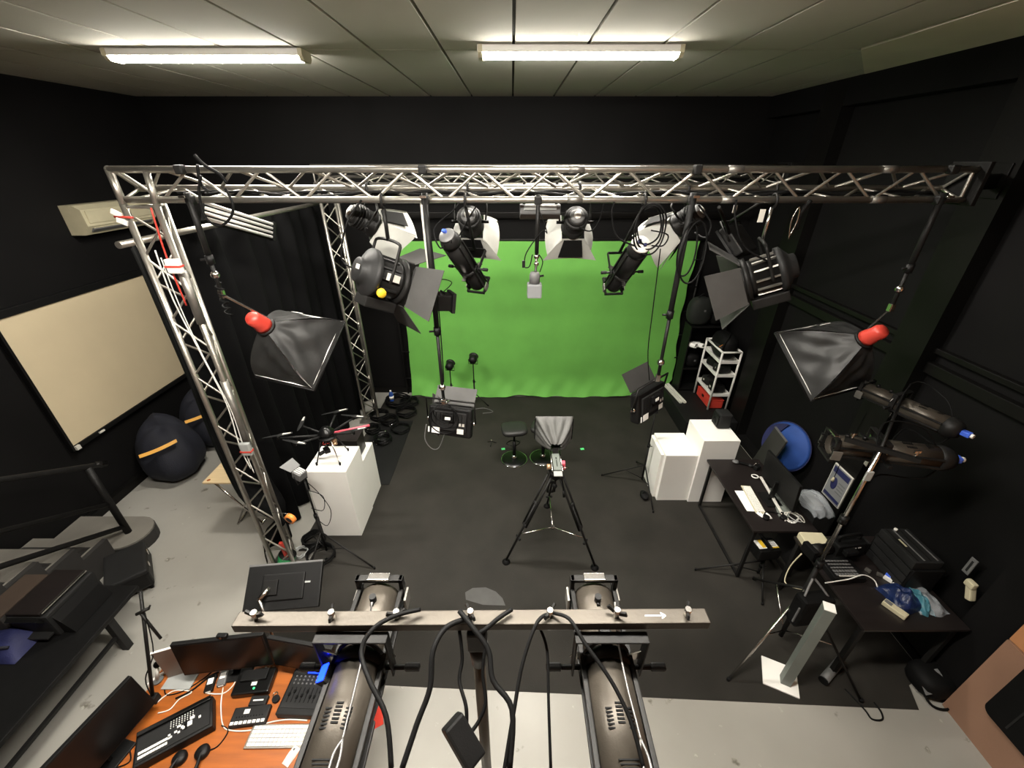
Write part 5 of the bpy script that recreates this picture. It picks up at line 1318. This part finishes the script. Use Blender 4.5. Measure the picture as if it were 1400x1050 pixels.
for i, (u, v, lab) in enumerate(((289, 936, 'black usb hub with white label beside the mini computer'), (306, 928, 'grey usb hub with two lit ports beside the mini computer'))):
    c = pz(u, v, DZ)
    t = T('usb_hub', lab, 'usb hub', M=place(c, .3))
    part(t, 'case', MB().box((0, 0, .014), (.055, .11, .026), bev=.005), 'black_plastic' if i == 0 else 'grey_plastic')
    part(t, 'label', MB().box((0, .01, .0275), (.035, .04, .001)), 'paper')
    part(t, 'port', MB().box((0, -.056, .014), (.03, .004, .010)), 'white_plastic')
c = pz(378, 957, DZ)
t = T('key_fob', 'round black wireless receiver on ring beside the mini switcher', 'receiver', c)
part(t, 'body', MB().cyl(c, c+V((0, 0, .022)), .024, n=16), 'black_plastic', world=True)
part(t, 'ring', MB().tube([c+V((-.02+.015*math.cos(a), .03+.015*math.sin(a), .008)) for a in [i*PI/4 for i in range(8)]], .003, 5, True), 'steel', world=True)
def wire(label, pts, r, m, z=DZ, name='cable', lift=0):
    P = [pz(u, v, z+r+.001) for u, v in pts]
    return single(name, label, 'cable', MB().tube(P, r), m, P[0]-V((0, 0, r)))
wire('white cable looping from the switcher to the keyboard', [(420, 985), (390, 984), (360, 990), (345, 998), (318, 999), (305, 992), (302, 965), (305, 940)], .004, 'white_plastic')
wire('white cable looping above the button console', [(216, 975), (232, 970), (245, 956), (262, 946), (240, 944), (225, 952), (213, 962)], .004, 'white_plastic')
wire('white cable curling beside the usb hubs', [(283, 948), (305, 948), (320, 935), (326, 918)], .004, 'white_plastic')
wire('grey cable bundle behind the tablet corner', [(200, 938), (215, 925), (228, 918)], .010, 'white_plastic')
wire('thin brown cable snaking from monitors to console', [(225, 940), (228, 950), (250, 945), (275, 930), (290, 918)], .004, 'black_rubber')
wire('black cables along the back of the orange desk', [(240, 955), (262, 944), (285, 926), (300, 918)], .006, 'black_rubber')
wire('thin dark cable curling at the desk end below the side monitor', [(176, 1020), (178, 1040), (160, 1049), (150, 1046)], .004, 'black_rubber')
c = pz(216, 930, DZ)
t = T('desk_microphone', 'small white desk microphone with black foam tip at desk corner', 'microphone', c)
part(t, 'body', MB().cyl(c+V((0, 0, .012)), c+V((.02, .03, .12)), .012, n=10), 'white_plastic', world=True); part(t, 'foam_tip', MB().ell(c+V((.023, .035, .135)), (.022, .022, .024), 12, 8), 'black_rubber', world=True)
part(t, 'base', MB().cyl(c, c+V((0, 0, .012)), .035, n=14), 'grey_plastic', world=True)

# ================================================================ DARK DESK BY THE PEDESTALS
d1 = T('dark_desk', 'dark brown desk with thin legs beside the tall white pedestal', 'desk', (2.72, 3.45, 0))
part(d1, 'desktop', MB().box((2.735, 3.44, .735), (.64, 1.12, .026), bev=.003), 'dark_wood', world=True)
for x in (2.46, 3.01):
    for y in (2.92, 3.95): part(d1, 'leg', MB().box((x, y, .364), (.03, .03, .716), bev=.003), 'black_metal', world=True)
    part(d1, 'foot_bar', MB().box((x, 3.44, .02), (.028, 1.0, .022)), 'black_metal', world=True)
Z1 = .748
keyboard('cream keyboard on the dark desk beside white paper', [(1034, 701), (1013, 664), (1026, 664), (1047, 701)], Z1, 'cream_plastic', 15, 5)
t, w, d = desk_box('paper_sheet', 'white paper sheet under the cream keyboard', 'paper', [(1022, 699), (1004, 671), (1019, 671), (1036, 699)], .002, 'paper', Z1, .0005)
mouse('white mouse at the end of the cream keyboard', pz(1040, 704, Z1), .5, 'white mice on the dark desk', .9)
mouse('white mouse beside the curled headphone lead', pz(1049, 705, Z1), .2, 'white mice on the dark desk', .9)
m9 = monitor('black all in one computer screen on the dark desk facing the stage', V((2.87, 3.02, .86)), V((2.87, 3.60, .86)), .35, .10, z_base=Z1)
t = T('paper_trimmer', 'grey paper trimmer with pale arm and ring handle on dark desk', 'paper trimmer', pz(1066, 690, Z1))
a, b = pz(1044, 668, Z1), pz(1074, 712, Z1)
part(t, 'bed', MB().prism([(p.x, p.y) for p in (pz(1052, 668, Z1), pz(1078, 672, Z1), pz(1084, 690, Z1), pz(1076, 712, Z1), pz(1064, 706, Z1))], 2, Z1+.001, Z1+.014), 'post_grey', world=True)
a, b = pz(1040, 652, Z1+.03), pz(1069, 702, Z1+.03)
part(t, 'arm', MB().bar(a, b, .028, .014, bev=.003), 'sticker', world=True)
part(t, 'handle', MB().tube([a+V((-.06+.035*math.cos(k*PI/5), .01+.03*math.sin(k*PI/5), .0)) for k in range(10)], .007, 6, True), 'white_plastic', world=True)
part(t, 'hinge', MB().cyl(b-V((0, 0, .028)), b+V((0, 0, .012)), .014, n=10), 'steel', world=True)
t = T('headset', 'black wired headset lying on the cables of the dark desk', 'headset', pz(1060, 712, Z1))
c = pz(1058, 708, Z1)
part(t, 'headband', MB().tube([c+V((.09*math.cos(k*PI/8), .075*math.sin(k*PI/8), .012)) for k in range(9)], .009), 'black_plastic', world=True)
for sx in (-1, 1): part(t, 'ear_cup', MB().cyl(c+V((.09*sx, -.01, .002)), c+V((.09*sx, -.01, .03)), .032, n=14), 'black_plastic', world=True)
for k in range(3):
    single('cable', ('white cable tangle on the dark desk corner', 'grey cable loop at the dark desk corner', 'pale cable loop hanging at the dark desk edge')[k], 'cable',
           MB().tube([pz(1078+4*k+14*math.cos(a*1.3+k), 708+8*math.sin(a*1.9+k), Z1)+V((0, 0, .006+.004*k)) for a in range(7)], .005), ('white_plastic', 'grey_paint', 'sticker')[k], pz(1078, 708, Z1))
t = T('desk_phone', 'black phone handset lying at the far edge of the dark desk', 'phone', pz(1013, 633, Z1))
a, b = pz(1006, 631, Z1+.02), pz(1026, 636, Z1+.02)
part(t, 'grip', MB().bar(a, b, .03, .022, bev=.008), 'black_plastic', world=True)
part(t, 'earpiece', MB().ell(a+V((.0, 0, -.001)), (.04, .035, .018), 12, 8), 'grey_plastic', world=True); part(t, 'mouthpiece', MB().ell(b+V((0, 0, -.002)), (.03, .03, .017), 12, 8), 'dark_plastic', world=True)
t = T('camera_grip', 'small chrome and black camera grip beside the phone handset', 'camera grip', pz(1034, 642, Z1))
c = pz(1034, 642, Z1); part(t, 'body', MB().box(c+V((0, 0, .03)), (.07, .05, .055), (0, 0, .4), .012), 'black_plastic', world=True); part(t, 'ring', MB().tube([c+V((.03*math.cos(k), .02, .05+.03*math.sin(k))) for k in range(6)], .005, 6, True), 'chrome', world=True)
# leaning board and blue bag behind the desk
t = T('leaning_board', 'dark olive board leaning on the wall behind the dark desk', 'board', (3.3, 4.2, .006))
part(t, 'panel', MB().plate([V((3.16, 4.10, .012)), V((3.40, 4.10, .93)), V((3.44, 4.42, .93)), V((3.20, 4.42, .012))], .02), 'stair_side', world=True)
part(t, 'edge_strip', MB().bar(V((3.40, 4.10, .94)), V((3.44, 4.42, .94)), .024, .012), 'grey_plastic', world=True)
cb_ = px(1074, 610, 3.62)
bM = aim(cb_, V((-.93, -.30, .22)).normalized())
t = T('reflector_bag', 'round blue fabric reflector bag leaning on the right wall', 'bag', M=bM)
part(t, 'pouch', MB().lathe([(0, -.045), (.15, -.042), (.29, -.02), (.325, 0), (.29, .02), (.15, .045), (0, .05)], d=(0, 1, 0), n=32), 'blue_cloth')
part(t, 'seam', MB().tube([(.327*math.cos(k*PI/16), 0, .327*math.sin(k*PI/16)) for k in range(32)], .007, 6, True, res=1), 'blue_dark')
part(t, 'flap', MB().prism([(.30*math.cos(R(a)), .30*math.sin(R(a))) for a in range(-35, 82, 8)], 1, .03, .055), 'blue_dark')
t = T('plastic_crate', 'clear plastic bag with silver gear behind the computer screen', 'bag', pz(1092, 672, .80))
c = V((3.12, 3.12, .006))
part(t, 'stand_box', MB().box(c+V((.06, .05, .40)), (.20, .34, .80), bev=.01), 'dark_plastic', world=True)
part(t, 'wrap', MB().grid(lambda u, v: c+V((.06+(u-.5)*.24, .05+(v-.5)*.36, .81+.12*(math.sin(u*PI)*math.sin(v*PI))**.5+.02*math.sin(u*17+v*9))), 14, 14), 'plastic_wrap', world=True)
part(t, 'gear', MB().box(c+V((.05, .08, .84)), (.10, .22, .06), bev=.01), 'alu_dull', world=True)

# ================================================================ SECOND DARK DESK WITH CAMERA GEAR
d2 = T('gear_desk', 'long dark desk by the right wall crowded with camera gear', 'desk', (3.2, 2.3, 0))
part(d2, 'desktop', MB().box((3.20, 2.36, .735), (.84, .92, .026), bev=.003), 'dark_wood', world=True)
for x in (2.82, 3.56):
    for y in (1.95, 2.77): part(d2, 'leg', MB().box((x, y, .364), (.04, .04, .716), bev=.003), 'black_metal', world=True)
part(d2, 'back_panel', MB().box((3.58, 2.36, .45), (.016, .80, .5)), 'black_plastic', world=True)
c = V((2.90, 2.72, Z1))
t = T('router_box', 'cream plastic router box on the corner of the gear desk', 'router', M=place(c, -.05))
part(t, 'case', MB().box((0, 0, .035), (.22, .17, .07), bev=.008), 'cream_plastic'); part(t, 'lid', MB().box((0, 0, .073), (.21, .16, .006), bev=.002), 'cream_plastic'); part(t, 'light', MB().box((-.03, -.055, .0765), (.014, .008, .002)), 'grey_plastic')
c = V((2.95, 2.44, Z1))
t = T('control_surface', 'black control surface with pale key rows on gear desk', 'control panel', M=place(c, 0))
part(t, 'case', MB().box((0, 0, .03), (.28, .26, .06), bev=.01), 'black_plastic')
kb = MB()
for r_ in range(5):
    for k in range(8): kb.box((-.10+k*.026, -.09+r_*.034, .0615), (.020, .014 if r_ > 1 else .024, .006))
part(t, 'key', kb, 'grey_plastic', stuff=True)
part(t, 'strip', MB().box((.0, -.105, .0615), (.18, .012, .004)), 'sticker')
c = V((3.10, 2.62, Z1))
t = T('video_camera', 'black shoulder video camera lying on the gear desk', 'video camera', M=place(c, .15))
part(t, 'body', MB().box((.0, 0, .10), (.30, .13, .16), bev=.015), 'black_plastic')
part(t, 'lens', MB().lathe([(.045, 0), (.045, .10), (.055, .10), (.055, .20), (.048, .20), (0, .195)], (-.15, 0, .10), (-1, 0, 0), n=18), 'black_metal')
part(t, 'lens_hood', MB().box((-.37, 0, .10), (.05, .14, .11), bev=.01), 'black_rubber')
part(t, 'handle', MB().tube([(-.10, 0, .18), (-.10, 0, .24), (.10, 0, .24), (.10, 0, .18)], .013, 8), 'black_rubber')
part(t, 'viewfinder', MB().box((-.08, -.11, .16), (.12, .05, .05), bev=.01), 'black_plastic')
part(t, 'battery', MB().box((.18, 0, .09), (.06, .10, .12), bev=.008), 'dark_plastic')
for x, y in ((-.05, -.066), (.02, -.066), (.07, -.066)): part(t, 'badge', MB().box((x, y, .14), (.03, .002, .012)), 'white_plastic')
t = T('equipment_rack', 'low black equipment rack at the wall end of the gear desk', 'rack', (3.45, 2.42, Z1))
part(t, 'case', MB().box((3.45, 2.42, Z1+.135), (.26, .40, .27), bev=.008), 'black_plastic', world=True)
for k in range(3): part(t, 'panel', MB().box((3.315, 2.42, Z1+.05+.085*k), (.008, .36, .07), bev=.002), 'dark_plastic', world=True)
t = T('tape_deck', 'black tape deck with ribbed lid on top of the equipment rack', 'tape deck', (3.43, 2.42, Z1+.271))
part(t, 'case', MB().box((3.43, 2.42, Z1+.312), (.24, .36, .08), bev=.008), 'dark_plastic', world=True)
for k in range(4): part(t, 'rib', MB().box((3.345+.055*k, 2.42, Z1+.354), (.010, .32, .006)), 'grey_plastic' if k % 2 else 'black_metal', world=True)
part(t, 'display', MB().box((3.37, 2.44, Z1+.3535), (.014, .08, .003)), 'cream_plastic', world=True)
part(t, 'knob', MB().cyl((3.42, 2.58, Z1+.352), (3.42, 2.58, Z1+.37), .014, n=10), 'white_plastic', world=True)
def brick(name, label, cat, u, v, z, size, rz, m, group=None):
    c = pz(u, v, z); t = T(name, label, cat, M=place(c, rz), group=group)
    part(t, 'case', MB().box((0, 0, size[2]/2+.001), size, bev=min(size)*.2), m)
    return t
t = brick('battery_charger', 'white battery charger with blue plug behind the blue bag', 'charger', 1221, 797, Z1, (.055, .14, .04), .55, 'white_plastic'); part(t, 'plug', MB().box((0, .05, .045), (.03, .04, .02), bev=.004), 'blue_plug')
t = brick('battery_charger', 'cream battery charger in front of the blue bag', 'charger', 1222, 835, Z1, (.06, .16, .04), .50, 'cream_plastic'); part(t, 'slot', MB().box((0, .05, .041), (.035, .05, .004)), 'grey_plastic')
t = brick('card_box', 'small black box with a cream label on the gear desk', 'box', 1279, 783, Z1+.06, (.16, .12, .03), .2, 'black_plastic'); part(t, 'label', MB().box((0, 0, .032), (.09, .06, .001)), 'cream_plastic')
for k in range(3): part(t, 'print_mark', MB().box((-.02+.02*k, .0, .033), (.008, .02, .001)), 'black_rubber')
part(t, 'riser', MB().box((0, 0, -.028), (.15, .11, .056)), 'black_plastic')
c = pz(1240, 820, Z1)
t = T('poly_bag', 'crumpled blue and teal plastic bag on the gear desk', 'bag', c)
def crumple(cx, cy, rx, ry, h, sd):
    rnd = random.Random(sd); ph = [rnd.uniform(0, 6) for _ in range(6)]
    return lambda u, v: c+V((cx+(u-.5)*2*rx*(1+.1*math.sin(v*7+ph[0])), cy+(v-.5)*2*ry*(1+.1*math.sin(u*8+ph[1])), .004+h*(max(0, math.sin(u*PI)*math.sin(v*PI)))**.5*(1+.25*math.sin(u*13+ph[2])*math.sin(v*11+ph[3]))))
part(t, 'blue_fold', MB().grid(crumple(-.06, 0, .12, .12, .11, 1), 18, 18, False), 'blue_bag', world=True)
part(t, 'teal_fold', MB().grid(crumple(.06, -.02, .05, .12, .09, 2), 14, 14, False), 'teal_bag', world=True)
part(t, 'clear_fold', MB().grid(crumple(.12, 0, .11, .14, .07, 3), 14, 14, False), 'plastic_wrap', world=True)
part(t, 'white_fold', MB().grid(crumple(.03, .11, .08, .03, .06, 4), 10, 8, False), 'paper', world=True)
single('cable', 'white cable arching over the gear desk in front of camera', 'cable', MB().tube([pz(1128, 797, .80), pz(1160, 792, .84), pz(1180, 786, .84), pz(1195, 793, .80), pz(1200, 804, .757)], .005), 'white_plastic', pz(1200, 804, Z1))
single('cable', 'white cable drooping from the gear desk edge to the floor bag', 'cable', MB().tube([pz(1096, 757, .74), pz(1080, 775, .55), pz(1073, 795, .42), pz(1085, 803, .45), pz(1100, 806, .50)], .006), 'cream_plastic', pz(1096, 757, .74))
for k, (u, v) in enumerate(((1141, 789), (1186, 781), (1202, 787), (1240, 790))):
    brick('cable_connector', ('grey metal connector by the white cable end', 'grey metal connector beside the control surface keys', 'grey metal connector next to the arching white cable', 'grey metal connector beside the white charger')[k], 'connector', u, v, Z1, (.03, .045, .025), .5*k, 'alu_dull', 'metal connectors on the gear desk')
# things on the right wall
q = px(1331, 808, 3.645)
t = T('wall_phone', 'cream intercom handset mounted on the right wall', 'intercom', q)
part(t, 'body', MB().bar(q+V((-.02, .03, .06)), q+V((-.02, -.03, -.07)), .05, .045, bev=.012), 'cream_plastic', world=True); part(t, 'earpiece', MB().box(q+V((-.03, .02, .055)), (.045, .07, .06), bev=.014), 'cream_plastic', world=True)
q = px(1327, 774, 3.645)
t = T('wall_plaque', 'small dark grey plaque on the right wall above the intercom', 'plaque', q); part(t, 'plate', MB().box(q+V((-.004, 0, 0)), (.008, .05, .16), bev=.002), 'grey_plastic', world=True); part(t, 'print_line', MB().box(q+V((-.009, 0, 0)), (.002, .015, .11)), 'dark_plastic', world=True)
t = T('wall_poster', 'framed white and blue safety poster on the right wall pilaster', 'poster', (3.64, 3.48, .65))
pc = V((3.640, 3.475, .80))
part(t, 'frame', MB().box(pc, (.016, .27, .44), bev=.004), 'sticker', world=True); part(t, 'sheet', MB().box(pc+V((-.009, 0, 0)), (.002, .25, .42)), 'poster_grey', world=True)
part(t, 'header_band', MB().box(pc+V((-.011, 0, .16)), (.002, .23, .07)), 'blue_dark', world=True); part(t, 'figure', MB().ell(pc+V((-.010, .04, .0)), (.004, .045, .08), 10, 8), 'blue_dark', world=True)
for k in range(4): part(t, 'text_line', MB().box(pc+V((-.011, -.06, .05-.04*k)), (.002, .09, .012)), 'grey_plastic', world=True)
part(t, 'footer_band', MB().box(pc+V((-.011, 0, -.17)), (.002, .23, .04)), 'blue_dark', world=True)
t = T('pull_cord', 'cream toggle on a thin cord hanging by the right wall', 'cord', px(1138, 655, 3.6))
q = px(1138, 657, 3.62); part(t, 'toggle', MB().lathe([(0, .05), (.010, .045), (.020, .0), (0, -.004)], q, (0, 0, 1), n=12), 'cream_plastic', world=True); part(t, 'cord', MB().tube([q+V((0, 0, .05)), q+V((.01, .02, .5)), V((3.645, q.y+.02, q.z+.9))], .003), 'black_rubber', world=True)
# weight bag on the stand, floor odds
c = V((2.50, 2.11, .70))
t = T('weight_bag', 'square black weight bag hanging on the tripod light stand', 'weight bag', c-V((0, 0, .18)))
part(t, 'bag', MB().box(c, (.28, .12, .32), (0, 0, .1), .03), 'black_rubber', world=True)
part(t, 'strap', MB().tube([c+V((-.10, 0, .15)), c+V((-.02, .08, .24)), c+V((.02, .10, .24)), c+V((.10, 0, .15))], .010), 'grey_plastic', world=True)
part(t, 'edge_trim', MB().bar(c+V((-.145, -.05, -.1)), c+V((-.145, -.05, .08)), .01, .012), 'grey_plastic', world=True)
t = T('signpost', 'grey square post with pale top on a white square base', 'post', (2.37, 1.92, .006))
A = [pz(1042, 898, .006), pz(1042, 935, .006), pz(1092, 956, .006), pz(1088, 915, .006)]
ctr = sum(A, V())/4
an = math.atan2((A[2]-A[1]).y, (A[2]-A[1]).x)
part(t, 'base', MB().box(V((ctr.x, ctr.y, .013)), ((A[2]-A[1]).length, (A[1]-A[0]).length, .014), (0, 0, an), .003), 'white_laminate', world=True)
pc = V((2.375, 1.885, 0))
part(t, 'shaft', MB().box(pc+V((0, 0, .54)), (.075, .075, 1.04), (0, 0, an), .003), 'post_grey', world=True)
part(t, 'cap', MB().box(pc+V((0, 0, 1.064)), (.077, .077, .008), (0, 0, an), .002), 'white_laminate', world=True)
single('cable', 'black cable loop on the grey floor by the stand leg', 'cable', MB().tube([V((2.86, 1.83, .014)), pz(1182, 970, .008), pz(1192, 983, .008), pz(1206, 984, .008), pz(1205, 974, .008), pz(1195, 960, .014)], .007), 'black_rubber', pz(1192, 983, .0))
t = T('paper_tube', 'grey paper tube lying on the mat behind the signpost', 'tube', pz(1126, 930, .03))
a, b = pz(1126, 930, .045), pz(1150, 902, .045)
part(t, 'tube', MB().cyl(a, b, .036, n=14), 'grey_plastic', world=True); part(t, 'end_cap', MB().cyl(a, a-(b-a).normalized()*.01, .038, n=14), 'black_plastic', world=True)
# black padded panel against the orange wall
t = T('padded_panel', 'black rounded padded panel fixed on the orange brown wall', 'panel', (3.5, 1.2, .38))
def rp(y0, y1, z0, z1, r):
    pts = []
    for cy, cz, a0 in ((y1-r, z0+r, -90), (y1-r, z1-r, 0), (y0+r, z1-r, 90), (y0+r, z0+r, 180)):
        for k in range(6): a = R(a0+18*k); pts.append((cy+r*math.cos(a), cz+r*math.sin(a)))
    return pts
part(t, 'pad', MB().prism(rp(.3, 1.53, .40, 1.5, .06), 0, 3.52, 3.588), 'black_rubber', world=True); part(t, 'seam', MB().box((3.517, 1.38, .95), (.006, .012, 1.0)), 'dark_plastic', world=True)

# ================================================================ FAR RIGHT CORNER
RZ = .301
t = T('trolley', 'white three tier trolley with round rails on the black riser', 'trolley', (3.45, 6.15, RZ))
xa, xb, ya, yb = 3.30, 3.60, 5.86, 6.44; H_ = 1.05
for x in (xa, xb):
    for y in (ya, yb):
        p = part(t, 'post', MB().cyl((x, y, RZ+.001), (x, y, RZ+H_), .016, n=10), 'white_plastic', world=True)
for x in (xa, xb): part(t, 'top_rail', MB().cyl((x, ya, RZ+H_), (x, yb, RZ+H_), .017, n=10).ell((x, ya, RZ+H_), (.017,)*3, 8, 6).ell((x, yb, RZ+H_), (.017,)*3, 8, 6), 'white_plastic', world=True)
for y in (ya, yb): part(t, 'end_rail', MB().cyl((xa, y, RZ+H_), (xb, y, RZ+H_), .015, n=10), 'white_plastic', world=True)
for z in (.26, .62, .86):
    s_ = part(t, 'shelf', MB().box(((xa+xb)/2, (ya+yb)/2, RZ+z), (xb-xa, yb-ya, .014)), 'white_plastic', world=True)
    for x in (xa, xb): part(s_, 'lip', MB().box((x, (ya+yb)/2, RZ+z+.02), (.012, yb-ya, .05), bev=.003), 'white_plastic', world=True)
    for y in (ya, yb): part(s_, 'lip', MB().box(((xa+xb)/2, y, RZ+z+.02), (xb-xa, .012, .05), bev=.003), 'white_plastic', world=True)
for k, (y, z, m, lab) in enumerate(((6.02, .27, 'black_plastic', 'black camcorder bag on the lowest trolley shelf'), (6.28, .27, 'dark_plastic', 'dark grey battery case on the lowest trolley shelf'), (6.02, .63, 'dark_plastic', 'grey lens case on the middle trolley shelf'), (6.27, .63, 'black_plastic', 'black cable pouch on the middle trolley shelf'))):
    c = V((3.44, y, RZ+z))
    tt = T('gear_case', lab, 'case', c)
    part(tt, 'body', MB().box(c+V((0, 0, .075)), (.20, .20, .13), (0, 0, .1*k), .03), m, world=True); part(tt, 'strap', MB().tube([c+V((-.06, 0, .14)), c+V((0, 0, .19)), c+V((.06, 0, .14))], .008), 'black_rubber', world=True)
    part(tt, 'tag', MB().box(c+V((-.102, .02, .08)), (.004, .04, .03)), 'sticker', world=True)
t = T('red_case', 'flat red plastic case lying under the white trolley', 'case', (3.44, 6.13, RZ))
part(t, 'shell', MB().box((3.43, 6.13, RZ+.08), (.24, .50, .15), bev=.02), 'red_plastic', world=True); part(t, 'lid', MB().box((3.43, 6.13, RZ+.162), (.245, .505, .014), bev=.005), 'red_plastic', world=True); part(t, 'latch', MB().box((3.305, 6.13, RZ+.12), (.012, .06, .04), bev=.003), 'black_plastic', world=True)
c = V((3.45, 6.10, RZ+.868))
t = T('backpack', 'black backpack with red zip pull on the top of trolley', 'backpack', c)
part(t, 'bag', MB().ell(c+V((0, .05, .20)), (.15, .26, .20), 18, 12, pw=.7), 'black_rubber', world=True); part(t, 'pocket', MB().ell(c+V((-.10, .0, .15)), (.06, .17, .12), 14, 9, pw=.7), 'dark_plastic', world=True)
part(t, 'strap', MB().tube([c+V((-.1, -.15, .1)), c+V((-.14, -.18, .25)), c+V((-.05, -.12, .38)), c+V((.03, 0, .40))], .014), 'black_rubber', world=True); part(t, 'zip_pull', MB().bar(c+V((-.13, -.14, .27)), c+V((-.15, -.10, .22)), .012, .006), 'orange', world=True)
sh = T('storage_shelf', 'black open shelf unit behind the trolley in the corner', 'shelf', (3.3, 6.63, RZ))
for x in (3.02, 3.60): part(sh, 'side_panel', MB().box((x, 6.62, RZ+.62), (.02, .28, 1.24)), 'black_plastic', world=True)
for z in (.04, .45, .86, 1.23): part(sh, 'shelf_board', MB().box((3.31, 6.62, RZ+z), (.56, .27, .02)), 'black_plastic', world=True)
for k, (x, y, z, s_, m, lab) in enumerate(((3.14, 6.60, 1.24, (.20, .15, .24), 'olive', 'bulging dark green bag on top of the corner shelf'), (3.45, 6.62, 1.24, (.15, .14, .15), 'black_rubber', 'black camera bag with red tag on top of the corner shelf'), (3.18, 6.60, .46, (.13, .12, .13), 'black_rubber', 'black pouch inside the corner shelf'))):
    c = V((x, y, RZ+z)); t = T('duffel_bag', lab, 'bag', c)
    part(t, 'bag', MB().ell(c+V((0, 0, s_[2]+.002)), s_, 18, 12, pw=.75), m, world=True); part(t, 'handle', MB().tube([c+V((-.08, 0, s_[2]*1.9)), c+V((0, -.02, s_[2]*2.25)), c+V((.08, 0, s_[2]*1.9))], .010), 'black_rubber', world=True)
    part(t, 'tag', MB().box(c+V((.02, -s_[1]*.99, s_[2]*1.2)), (.03, .01, .03)), 'red_plastic' if k == 1 else 'grey_plastic', world=True)
for k in range(2):
    c = V((3.09+.13*k, 6.53, RZ+.871)); t = T('trainer_shoe', 'white trainer shoe on the corner shelf', 'shoe', M=place(c, .35), group='pair of white trainers on the corner shelf')
    part(t, 'sole', MB().ell((0, 0, .014), (.045, .13, .014), 16, 6), 'white_plastic')
    part(t, 'upper', MB().grid(lambda u, v: (.042*math.cos(u*PI)*(1-.3*abs(v-.4)), (v-.5)*.24, .02+(.07-.045*v)*math.sin(u*PI)), 10, 10), 'paper')
    part(t, 'laces', MB().box((0, .02, .07), (.03, .06, .006), (-.3, 0, 0)), 'grey_paint')
t = T('white_planks', 'two pale wooden battens lying on the riser edge', 'battens', (2.95, 6.3, RZ))
for k in range(2): part(t, 'batten', MB().bar(V((2.84+.07*k, 6.72, RZ+.022+.0*k)), V((2.92+.07*k, 6.05, RZ+.022)), .045, .03), 'sticker', world=True)
# little things on the mat
t = T('mini_tripod', 'tiny black table tripod lying on the mat near stool', 'tripod', pz(672, 607, .007))
c = pz(672, 607, .007)
for a in (20, 140, 260): part(t, 'leg', MB().cyl(c+V((0, 0, .06)), c+V((.08*math.cos(R(a)), .08*math.sin(R(a)), .006)), .006, n=6), 'black_metal', world=True)
part(t, 'head', MB().ell(c+V((0, 0, .07)), (.014, .014, .016), 8, 6), 'steel', world=True)
for u, v, lab in ((796, 614, 'bright green tape mark on the stage mat beside the prompter'), (688, 614, 'dull green tape mark on the stage mat by stool base')):
    c = pz(u, v, .006); single('tape_mark', lab, 'tape mark', MB().box(c+V((0, 0, .003)), (.055, .04, .005), (0, 0, .2)), 'green_tape', c)
single('cable', 'grey cable lying loosely on the mat before green cloth', 'cable', MB().tube([pz(645, 560, .014), pz(662, 558, .014), pz(674, 563, .014), pz(660, 565, .014)], .006), 'grey_plastic', pz(660, 562, .006))

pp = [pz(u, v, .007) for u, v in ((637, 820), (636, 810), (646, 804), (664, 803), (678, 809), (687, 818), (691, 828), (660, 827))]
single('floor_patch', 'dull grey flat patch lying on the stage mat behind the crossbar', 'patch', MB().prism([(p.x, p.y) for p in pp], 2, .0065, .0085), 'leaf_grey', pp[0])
ca, cb = on_bar((880-700)/FPX*1.15), on_bar((908-700)/FPX*1.15)
ar = part(tb, 'arrow_mark', MB().bar(ca+V((0, 0, .0155)), cb+V((0, 0, .0155)), .003, .001), 'paper', label='small white arrow', world=True)
for sg in (-1, 1): part(ar, 'arrow_tip', MB().bar(cb+V((0, 0, .0157)), cb+V((-.012, sg*.008, .0157)), .003, .001), 'paper', world=True)
c = pz(1275, 948, .006)
t = T('soft_bag', 'black soft bag with grey flap on the floor by the orange brown wall', 'bag', c)
part(t, 'bag', MB().ell(c+V((0, .06, .11)), (.17, .14, .11), 18, 12, pw=.7), 'black_rubber', world=True)
part(t, 'flap', MB().grid(lambda u, v: c+V((-.16+.16*u, -.06+.14*v, .10+.06*math.sin(v*PI*.5)+.07*u)), 6, 6), 'grey_plastic', world=True)
part(t, 'strap', MB().tube([c+V((-.14, 0, .08)), c+V((-.10, -.10, .02)), c+V((.02, -.12, .02)), c+V((.12, -.04, .08))], .010), 'black_rubber', world=True)
